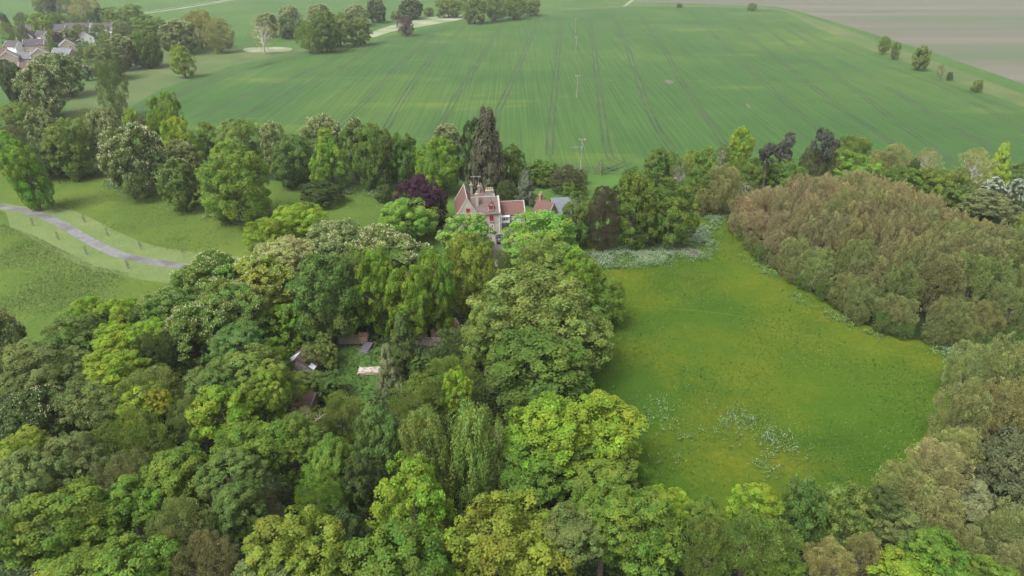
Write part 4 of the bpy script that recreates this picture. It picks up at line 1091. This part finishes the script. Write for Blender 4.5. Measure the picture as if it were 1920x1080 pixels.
def simple_house(px, py, w, dp, he, hr, rot, wall, roof, label, name='cottage', cat='house', group=None, axis='x', nwin=3, chim=True, wframe='white', dormers=0, base=None, board='white'):
    p = at(px, py) if base is None else base
    if group: w *= .88; dp *= .88; hr = he+(hr-he)*.9
    o = empty(name, p, R_(rot)); tag(o, label, cat, group)
    mb = MB(); mb.box(-w/2, w/2, 0, dp, -.3, he)
    if axis == 'x':
        for xx in ((-w/2, -w/2+.3), (w/2-.3, w/2)): mb.prism([(0, he), (dp, he), (dp/2, hr)], 'x', *xx)
    else:
        for yy in ((0, .3), (dp-.3, dp)): mb.prism([(-w/2, he), (w/2, he), (0, hr)], 'y', *yy)
    mb.build('wall', M[wall], o)
    r = MB()
    if axis == 'x': gable_roof_x(r, -w/2-.15, w/2+.15, 0, dp, he, hr, .3)
    else: gable_roof_y(r, -w/2, w/2, -.15, dp+.15, he, hr, .3)
    rf = r.build('roof', M[roof], o)
    if axis == 'x':      # pale barge boards
        k = (hr-he)/(dp/2)
        for xx in (-w/2-.2, w/2+.1):
            for (a, b) in ((-.35, dp/2), (dp+.35, dp/2)): mb = MB(); mb.slab([(xx, a, he-.35*k+.16), (xx+.1, a, he-.35*k+.16), (xx+.1, b, hr+.16), (xx, b, hr+.16)], .25); mb.build('bargeboard', M[board], o)
    else:
        k = (hr-he)/(w/2)
        for (a, b) in ((-w/2-.35, 0), (w/2+.35, 0)): mb = MB(); mb.slab([(a, -.24, he-.35*k+.16), (a, -.14, he-.35*k+.16), (b, -.14, hr+.16), (b, -.24, hr+.16)], .25); mb.build('bargeboard', M[board], o)
    for lv in range(1 if he < 3.4 else 2):
        for i in range(nwin):
            x = -w/2+w*(i+.5)/nwin; window(o, x, .9+lv*2.6, .95, 1.15, 0, M[wframe], 2, 2, dep=.07)
    if chim:
        cx, cy = (w/2-.9, dp/2) if axis == 'x' else (0, dp-.8)
        chimney(rf, cx, cy, hr-1, hr+1.2, .7, .6, 2, M['brickish'])
    for i in range(dormers):
        x = -w/4+w/2*i; k = (hr-he)/(dp/2)
        q = MB(); q.prism([(x-.8, he+.5), (x+.8, he+.5), (x+.8, he+1.4), (x, he+2.1), (x-.8, he+1.4)], 'y', .5, 2.2); dq = q.build('dormer', M[wall], o)
        q = MB(); gable_roof_y(q, x-.8, x+.8, .4, 2.6, he+1.4, he+2.12, .12, .08); q.build('dormer_roof', M[roof], dq)
        window(dq, x, he+.65, .8, .75, .5, M['white'], 2, 1, False, .06)
    return o
M['brickish'] = rough_mat('chimney_brick', (.17,.115,.095), (.22,.15,.125), 2)
# outbuildings right of the house
ob = simple_house(1036, 424, 4.2, 4.6, 2.7, 5.8, 48, 'greystone', 'red_tile', 'small outbuilding with a steep red tiled gable, half hidden behind the round green tree', 'outbuilding', 'outbuilding', None, 'y', 1, True, board='coping')
simple_house(1060, 421, 6.0, 6.5, 2.7, 5.6, 4, 'greystone', 'pale_slate', 'outbuilding with a blue grey slate roof beside the red gable', 'outbuilding', 'outbuilding', None, 'x', 2, False, board='wood')
gw = empty('garden_wall', at(995, 425), R_(10)); tag(gw, 'short grey garden wall between the right wing and the red outbuilding', 'wall')
mb = MB(); mb.box(-.2, 4.2, 0, .4, -.2, 1.9); mb.build('wall', M['greystone'], gw)
mb = MB(); mb.box(-.25, 4.25, -.06, .46, 1.9, 2.02); mb.build('coping', M['coping'], gw)

# the parked car
car = empty('parked_car', at(937.5, 452), R_(6)); tag(car, 'dark blue car parked on the grey forecourt by the corner of the house', 'car')
def loft(prof, name, m, parent):
    """prof: list of (y, half width, z low, z high) -> rounded car body"""
    V = []; n = 10
    for (y, hw, z0, z1) in prof:
        for k in range(n):
            a = 2*math.pi*(k+.5)/n; cx = math.copysign(abs(math.cos(a))**.45, math.cos(a)); cz = math.copysign(abs(math.sin(a))**.45, math.sin(a))
            V.append((cx*hw, y, (z0+z1)/2+cz*(z1-z0)/2))
    Fq = [(i*n+k, i*n+(k+1) % n, (i+1)*n+(k+1) % n, (i+1)*n+k) for i in range(len(prof)-1) for k in range(n)]
    me = bpy.data.meshes.new(name); me.from_pydata(V, [], Fq+[tuple(range(n-1, -1, -1)), tuple(range((len(prof)-1)*n, len(prof)*n))]); me.materials.append(m); me.update()
    me.polygons.foreach_set('use_smooth', [True]*len(me.polygons)); return link_mesh(name, me, parent)
loft([(-2.1, .72, .45, .85), (-2.0, .84, .32, .98), (-1.2, .88, .28, 1.0), (1.0, .88, .28, .98), (1.8, .84, .3, .86), (2.1, .7, .4, .72)], 'body', M['carpaint'], car)
cab = loft([(-1.95, .62, .9, 1.02), (-1.65, .72, .92, 1.38), (-.9, .74, .92, 1.5), (.2, .73, .92, 1.47), (1.05, .64, .9, 1.0)], 'cabin', M['glass'], car)
mb = MB(); mb.slab([(-.62, -1.55, 1.5), (.62, -1.55, 1.5), (.6, .1, 1.53), (-.6, .1, 1.53)], .06); mb.build('roof', M['carpaint'], car)
for sx in (-1, 1):
    for yy in (-1.3, 1.3):
        mb = MB(); mb.tube([(sx*.68, yy, .31), (sx*.9, yy, .31)], .31, 14); wl = mb.build('wheel', M['black'], car)
        mb = MB(); mb.tube([(sx*.89, yy, .31), (sx*.915, yy, .31)], .19, 12); mb.build('rim', M['metal'], wl)
    mb = MB(); mb.box(sx*.66-.12, sx*.66+.12, -2.12, -2.0, .72, .9); mb.build('tail_light', M['lamp_red'], car)
    mb = MB(); mb.box(sx*.6-.14, sx*.6+.14, 2.0, 2.1, .55, .68); mb.build('headlight', M['white'], car)
mb = MB(); mb.box(-.26, .26, -2.15, -2.09, .58, .7); mb.build('number_plate', M['white'], car)

# ------------------------------------------------------------------ things in the clearing
sh = empty('shed', at(564, 712), R_(-10)); tag(sh, 'old shed with a brown roof and white sheets, half under the ivy', 'shed')
mb = MB(); mb.box(-2.3, 2.3, 0, 4.0, -.2, 2.2)
for yy in ((0, .2), (3.8, 4.0)): mb.prism([(-2.3, 2.2), (2.3, 2.2), (0, 3.9)], 'y', *yy)
mb.build('wall', M['wood'], sh)
r = MB(); gable_roof_y(r, -2.3, 2.3, -.15, 4.15, 2.2, 3.9, .25, .1); r.build('roof', M['rust_tile'], sh)
mb = MB(); mb.slab([(-2.5, 0.1, 2.22), (-.75, 0.1, 3.51), (-.75, 2.6, 3.51), (-2.5, 2.6, 2.22)], .03); mb.build('roof_sheet', M['sheet'], sh)
mb = MB(); mb.slab([(1.75, -.1, 2.78), (2.5, -.1, 2.22), (2.5, .9, 2.22), (1.75, .9, 2.78)], .03); mb.build('roof_sheet', M['sheet'], sh)
simple_house(556, 772, 4.6, 3.6, 1.3, 2.3, -12, 'brickish', 'rust_tile', 'low brick outhouse with a red brown roof under the trees', 'outhouse', 'shed', None, 'x', 0, False, board='wood')
bd = empty('timber_stack', at(693, 698), R_(4)); tag(bd, 'low stack of pale and rusty boards on the clearing lawn', 'timber stack')
rng = np.random.default_rng(3)
for k in range(7):
    mb = MB(); y0 = -.9+.26*k; mb.box(-1.7+rng.uniform(-.1, .15), 1.7+rng.uniform(-.2, .3), y0, y0+.24, .12, .42+rng.uniform(0, .12)); mb.build('board', M['paleboard'], bd)
mb = MB(); mb.box(-1.4, -1.2, -.95, .95, 0, .118); mb.box(1.2, 1.4, -.95, .95, 0, .118); mb.build('bearer', M['wood'], bd)
ed = empty('edging_posts', at(673, 699), R_(2)); tag(ed, 'short row of whitish edging posts left of the board stack', 'edging')
for k in range(6):
    mb = MB(); mb.box(-.09, .09, -1.0+.4*k, -.82+.4*k, -.1, .4+.06*(k % 2)); mb.build('post', M['paleboard'], ed)
def fence(px0, px1, hgt, label, m='wood'):
    a, b = at(*px0), at(*px1); d = b-a; o = empty('fence', a, math.atan2(d.y, d.x)); tag(o, label, 'fence'); Ln = d.length; n = max(2, int(Ln/1.8))
    for k in range(n+1):
        x = Ln*k/n; mb = MB(); mb.box(x-.06, x+.06, -.06, .06, -.2, hgt+.12); mb.build('post', M[m], o)
    mb = MB()
    for j in range(6): mb.box(.07, Ln-.07, .065, .10, .08+j*hgt/6, .08+(j+.82)*hgt/6)
    mb.build('board_panel', M[m], o)
    mb = MB(); mb.box(0, Ln, -.05, .09, hgt+.125, hgt+.18); mb.build('rail', M['paleboard'], o)
fence((636,646), (672,646), 1.7, 'weathered plank fence at the back of the clearing, left of the stone steps')
fence((768,648), (830,650), 1.5, 'weathered plank fence behind the spruce, below the log piles')
M['stepstone'] = rough_mat('step_stone', (.075,.07,.08), (.12,.11,.125), 2)
st = empty('stone_steps', at(686, 656), R_(-20)); tag(st, 'flight of purple grey stone steps at the back of the clearing', 'steps')
for k in range(5):
    mb = MB(); mb.box(-.75, .75, -1.2+.5*k, -.72+.5*k, -.1, .14+.16*k); mb.build('step', M['stepstone'], st)
def log_pile(px, L_, n, rows, rot, label):
    o = empty('log_pile', at(*px), R_(rot)); tag(o, label, 'log pile', 'log piles under the lime thicket'); rng = np.random.default_rng(int(px[0]))
    for j in range(rows):
        for i in range(n-(j % 2)):
            rr = rng.uniform(.15, .19); x = (i-(n-1)/2+.5*(j % 2))*.37; mb = MB()
            mb.tube([(x, -.8+rng.uniform(-.1, .1), .18+j*.31), (x, .9, .18+j*.31)], rr, 8); mb.build('log', M['logend'], o)
log_pile((785,634), 2, 8, 5, 0, 'wide log pile with pinkish cut ends under the lime thicket')
log_pile((846,620), 2, 8, 6, 25, 'taller reddish log pile at the right end of the lime thicket')
log_pile((818,630), 2, 5, 3, 8, 'small low log pile between the two larger log piles')
log_pile((680,640), 2, 5, 4, 0, 'pale sawn log pile above the stone steps')

# ------------------------------------------------------------------ the village, top left
V_ = 'houses of the village'
simple_house(22, 103, 11, 7, 4.6, 7.6, -20, 'white', 'brown_tile', 'white village house with a long brown roof at the left', group=V_)
simple_house(67, 101, 12, 7.5, 4.6, 7.8, 16, 'pinkstone', 'brown_tile', 'stone village house with a brown roof beside the yellow bush', group=V_)
simple_house(55, 84, 7, 9, 4.6, 7.8, 6, 'pinkstone', 'brown_tile', 'gabled village house just behind the brown roofed stone house', group=V_, axis='y', nwin=2)
simple_house(77, 83, 9, 7, 4.6, 7.8, -25, 'white', 'brown_tile', 'white gabled village house left of the purple tree', group=V_, nwin=2)
simple_house(20, 127, 10, 9, 4.8, 8.4, 28, 'pinkstone', 'slate', 'big slate roofed stone house at the lower left of the village', group=V_, axis='y', nwin=2)
simple_house(46, 122, 8, 6, 3.2, 6.2, 12, 'pinkstone', 'slate', 'low slate roofed link with a dormer between two gabled stone houses', group=V_, dormers=1, chim=False)
simple_house(80, 120, 10, 9, 4.8, 8.2, 30, 'pinkstone', 'slate', 'slate roofed gabled stone house in the middle of the near village row', group=V_, axis='y', nwin=2)
simple_house(116, 119, 12, 8, 4.4, 7.6, -12, 'pinkstone', 'slate', 'long slate roofed stone house at the right of the near village row', group=V_)
simple_house(130, 101, 9, 9, 4.6, 7.9, 30, 'pinkstone', 'slate', 'stone house with a cream gable and slate roof above the near row', group=V_, axis='y', nwin=2)
simple_house(166, 86, 9, 10, 4.6, 8, 35, 'white', 'brown_tile', 'white gabled house right of the village centre', group=V_, axis='y', nwin=2)
simple_house(145, 67, 20, 8, 4.6, 8, 2, 'white', 'brown_tile', 'long white terrace with a purple brown roof at the back of the village', group=V_, nwin=5)
simple_house(192, 67, 16, 8, 4.6, 8, -4, 'white', 'brown_tile', 'back village house with a brown roof by the pale round chestnut', group=V_, nwin=4)
simple_house(108, 70, 12, 8, 4.6, 8, 8, 'pinkstone', 'brown_tile', 'brown roofed house behind the purple leaved tree', group=V_)
simple_house(50, 71, 14, 8, 4.6, 8, -6, 'pinkstone', 'brown_tile', 'brown roofed house left of the tall village lime', group=V_)
simple_house(56, 138, 9, 7, 2.8, 5.4, 20, 'pinkstone', 'rust_tile', 'low pinkish house half behind the large flowering chestnut', group=V_, chim=False)
simple_house(0, 119, 8, 8, 4.4, 7.4, 10, 'pinkstone', 'rust_tile', 'reddish roofed house cut by the left picture edge', group=V_)
for i, (x, y_, lab, m) in enumerate([(149,78,'white car parked by the white gabled house','white'), (159,26,'white car on the far road at the top left','white')]):
    c = empty('parked_car', at(x, y_)+Vector((0,0,.03)), R_(70 if i else 20)); tag(c, lab, 'car')
    loft([(-2.1, .72, .45, .85), (-2.0, .84, .32, .98), (1.0, .88, .28, .98), (1.8, .84, .3, .86), (2.1, .7, .4, .72)], 'body', M[m], c)
    loft([(-1.95, .62, .9, 1.02), (-1.5, .72, .92, 1.42), (.2, .73, .92, 1.47), (1.05, .64, .9, 1.0)], 'cabin', M['glass'], c)
    for sx in (-1, 1):
        for yy in (-1.3, 1.3): mb = MB(); mb.tube([(sx*.68, yy, .31), (sx*.9, yy, .31)], .31, 10); mb.build('wheel', M['black'], c)

# ------------------------------------------------------------------ poles across the wheat
POLES = [(1089,318,'nearest wooden power pole at the edge of the wheat behind the garden'), (1081.5,183,'second power pole, standing out in the middle of the wheat'),
         (1080,100,'third power pole from the house in the wheat'), (1079,61,'fourth and farthest power pole from the house in the wheat')]
tops = []
for i, (x, y_, lab) in enumerate(POLES):
    p = at(x, y_); o = empty('power_pole', p, R_(2)); tag(o, lab, 'power pole', 'power poles across the wheat')
    mb = MB(); mb.tube([(0, 0, -.3), (0, 0, 9.2)], [.17, .12], 8); mb.build('pole', M['wood'], o)
    mb = MB(); mb.box(-.9, .9, -.07, .07, 8.75, 8.92); ca = mb.build('crossarm', M['wood'], o)
    for xx in (-.8, 0, .8):
        mb = MB(); mb.tube([(xx, 0, 8.925), (xx, 0, 9.0), (xx, 0, 9.2)], [.05, .09, .05], 6); mb.build('insulator', M['white'], o)
    if i == 0:
        mb = MB(); mb.tube([(0, -.32, 5.9), (0, -.32, 6.9)], .28, 8); mb.build('transformer', M['metal'], o)
        mb = MB(); mb.tube([(.1, 0, 8.3), (3.4, -.5, .0)], .025, 4); mb.build('stay_wire', M['metal'], o)
    tops.append(p)
cab_mb = {}
for xx in (-.8, 0, .8):
    mb = MB()
    for a, b in zip(tops, tops[1:]):
        pts = []
        for k in range(9):
            t = k/8; q = a.lerp(b, t); pts.append((q.x+xx, q.y, 9.2-4*t*(1-t)*1.6))
        mb.tube(pts, .006, 4)
    o = mb.build('overhead_wire', M['black']); tag(o, 'thin overhead wire strung between the power poles across the wheat', 'wire', 'overhead wires')
# scarecrow post left of the copper beech: the bare pole by the belt
p = at(724, 362); o = empty('bare_pole', p); tag(o, 'grey bare pole standing left of the copper beech', 'pole')
mb = MB(); mb.tube([(0, 0, -.3), (.1, 0, 5.8)], [.12, .09], 8); mb.build('pole', M['pale_bark'], o)
# log heap in the cow parsley
o = empty('brush_heap', at(1299, 479)); tag(o, 'dark brown heap of brushwood in the white flowers', 'heap')
rng = np.random.default_rng(12)
mb = MB()
for k in range(70):
    a = rng.uniform(0, 3.14); c = Vector((rng.normal(0, .5), rng.normal(0, .5), rng.uniform(.1, .9))); d = Vector((math.cos(a), math.sin(a), rng.normal(0, .2)))*rng.uniform(.5, 1.0)
    mb.tube([c-d, c+d], .05, 4)
mb.build('branches', M['bark'], o)
# wall beside the far road
a, b = at(276, 23), at(440, -1); d = b-a
o = empty('roadside_fence', a, math.atan2(d.y, d.x)); tag(o, 'long pale fence along the far road at the top left', 'fence')
mb = MB(); mb.box(0, d.length, 0, .12, .5, .9); mb.build('rail', M['white'], o)
mb = MB()
for k in range(int(d.length/6)): mb.box(k*6, k*6+.2, .125, .3, -.1, 1.0)
po = mb.build('post_row', M['white'], o); po['kind'] = 'stuff'

# ------------------------------------------------------------------ air
mb = MB(); mb.box(-2800, 2800, -300, 3800, -1.5, 66)
m, nt, out = mat('haze_air'); vp = nt.nodes.new('ShaderNodeVolumePrincipled')
vp.inputs['Density'].default_value = HAZE; vp.inputs['Color'].default_value = (.86, .90, .96, 1); vp.inputs['Anisotropy'].default_value = .2
nt.links.new(vp.outputs[0], out.inputs['Volume'])
if HAZE > 0: tag(mb.build('haze', m), kind='stuff')

# ------------------------------------------------------------------ light
EL, AZ = R_(57), R_(225)      # soft overcast sun, high, from behind left
w = bpy.data.worlds.new('World'); scene.world = w; w.use_nodes = True; nt = w.node_tree
sky = nt.nodes.new('ShaderNodeTexSky'); sky.sky_type = 'NISHITA'; sky.sun_disc = False
sky.sun_elevation = EL; sky.sun_rotation = AZ; sky.dust_density = 6; sky.air_density = 1.0; sky.ozone_density = .5
hs = nt.nodes.new('ShaderNodeHueSaturation'); hs.inputs['Saturation'].default_value = .04
nt.links.new(sky.outputs[0], hs.inputs['Color'])
bg = nt.nodes['Background']; nt.links.new(hs.outputs[0], bg.inputs[0]); bg.inputs[1].default_value = .15
sd = bpy.data.lights.new('sun', 'SUN'); sd.energy = 1.35; sd.angle = R_(22); sd.color = (1, .965, .91)
so = bpy.data.objects.new('sun', sd); C.objects.link(so)
# sky texture: rotation 0 has the sun towards +y, turning clockwise seen from above
sdir = Vector((math.sin(AZ)*math.cos(EL), math.cos(AZ)*math.cos(EL), math.sin(EL)))
so.rotation_euler = sdir.to_track_quat('Z', 'Y').to_euler()
vs = scene.view_settings; vs.view_transform = 'Standard'; vs.look = 'None'; vs.gamma = 1; vs.exposure = EXPO; vs.use_curve_mapping = False
scene.cycles.max_bounces = 7; scene.cycles.diffuse_bounces = 5; scene.cycles.transmission_bounces = 5; scene.cycles.volume_bounces = 0; scene.cycles.volume_max_steps = 64
scene.cycles.use_denoising = True
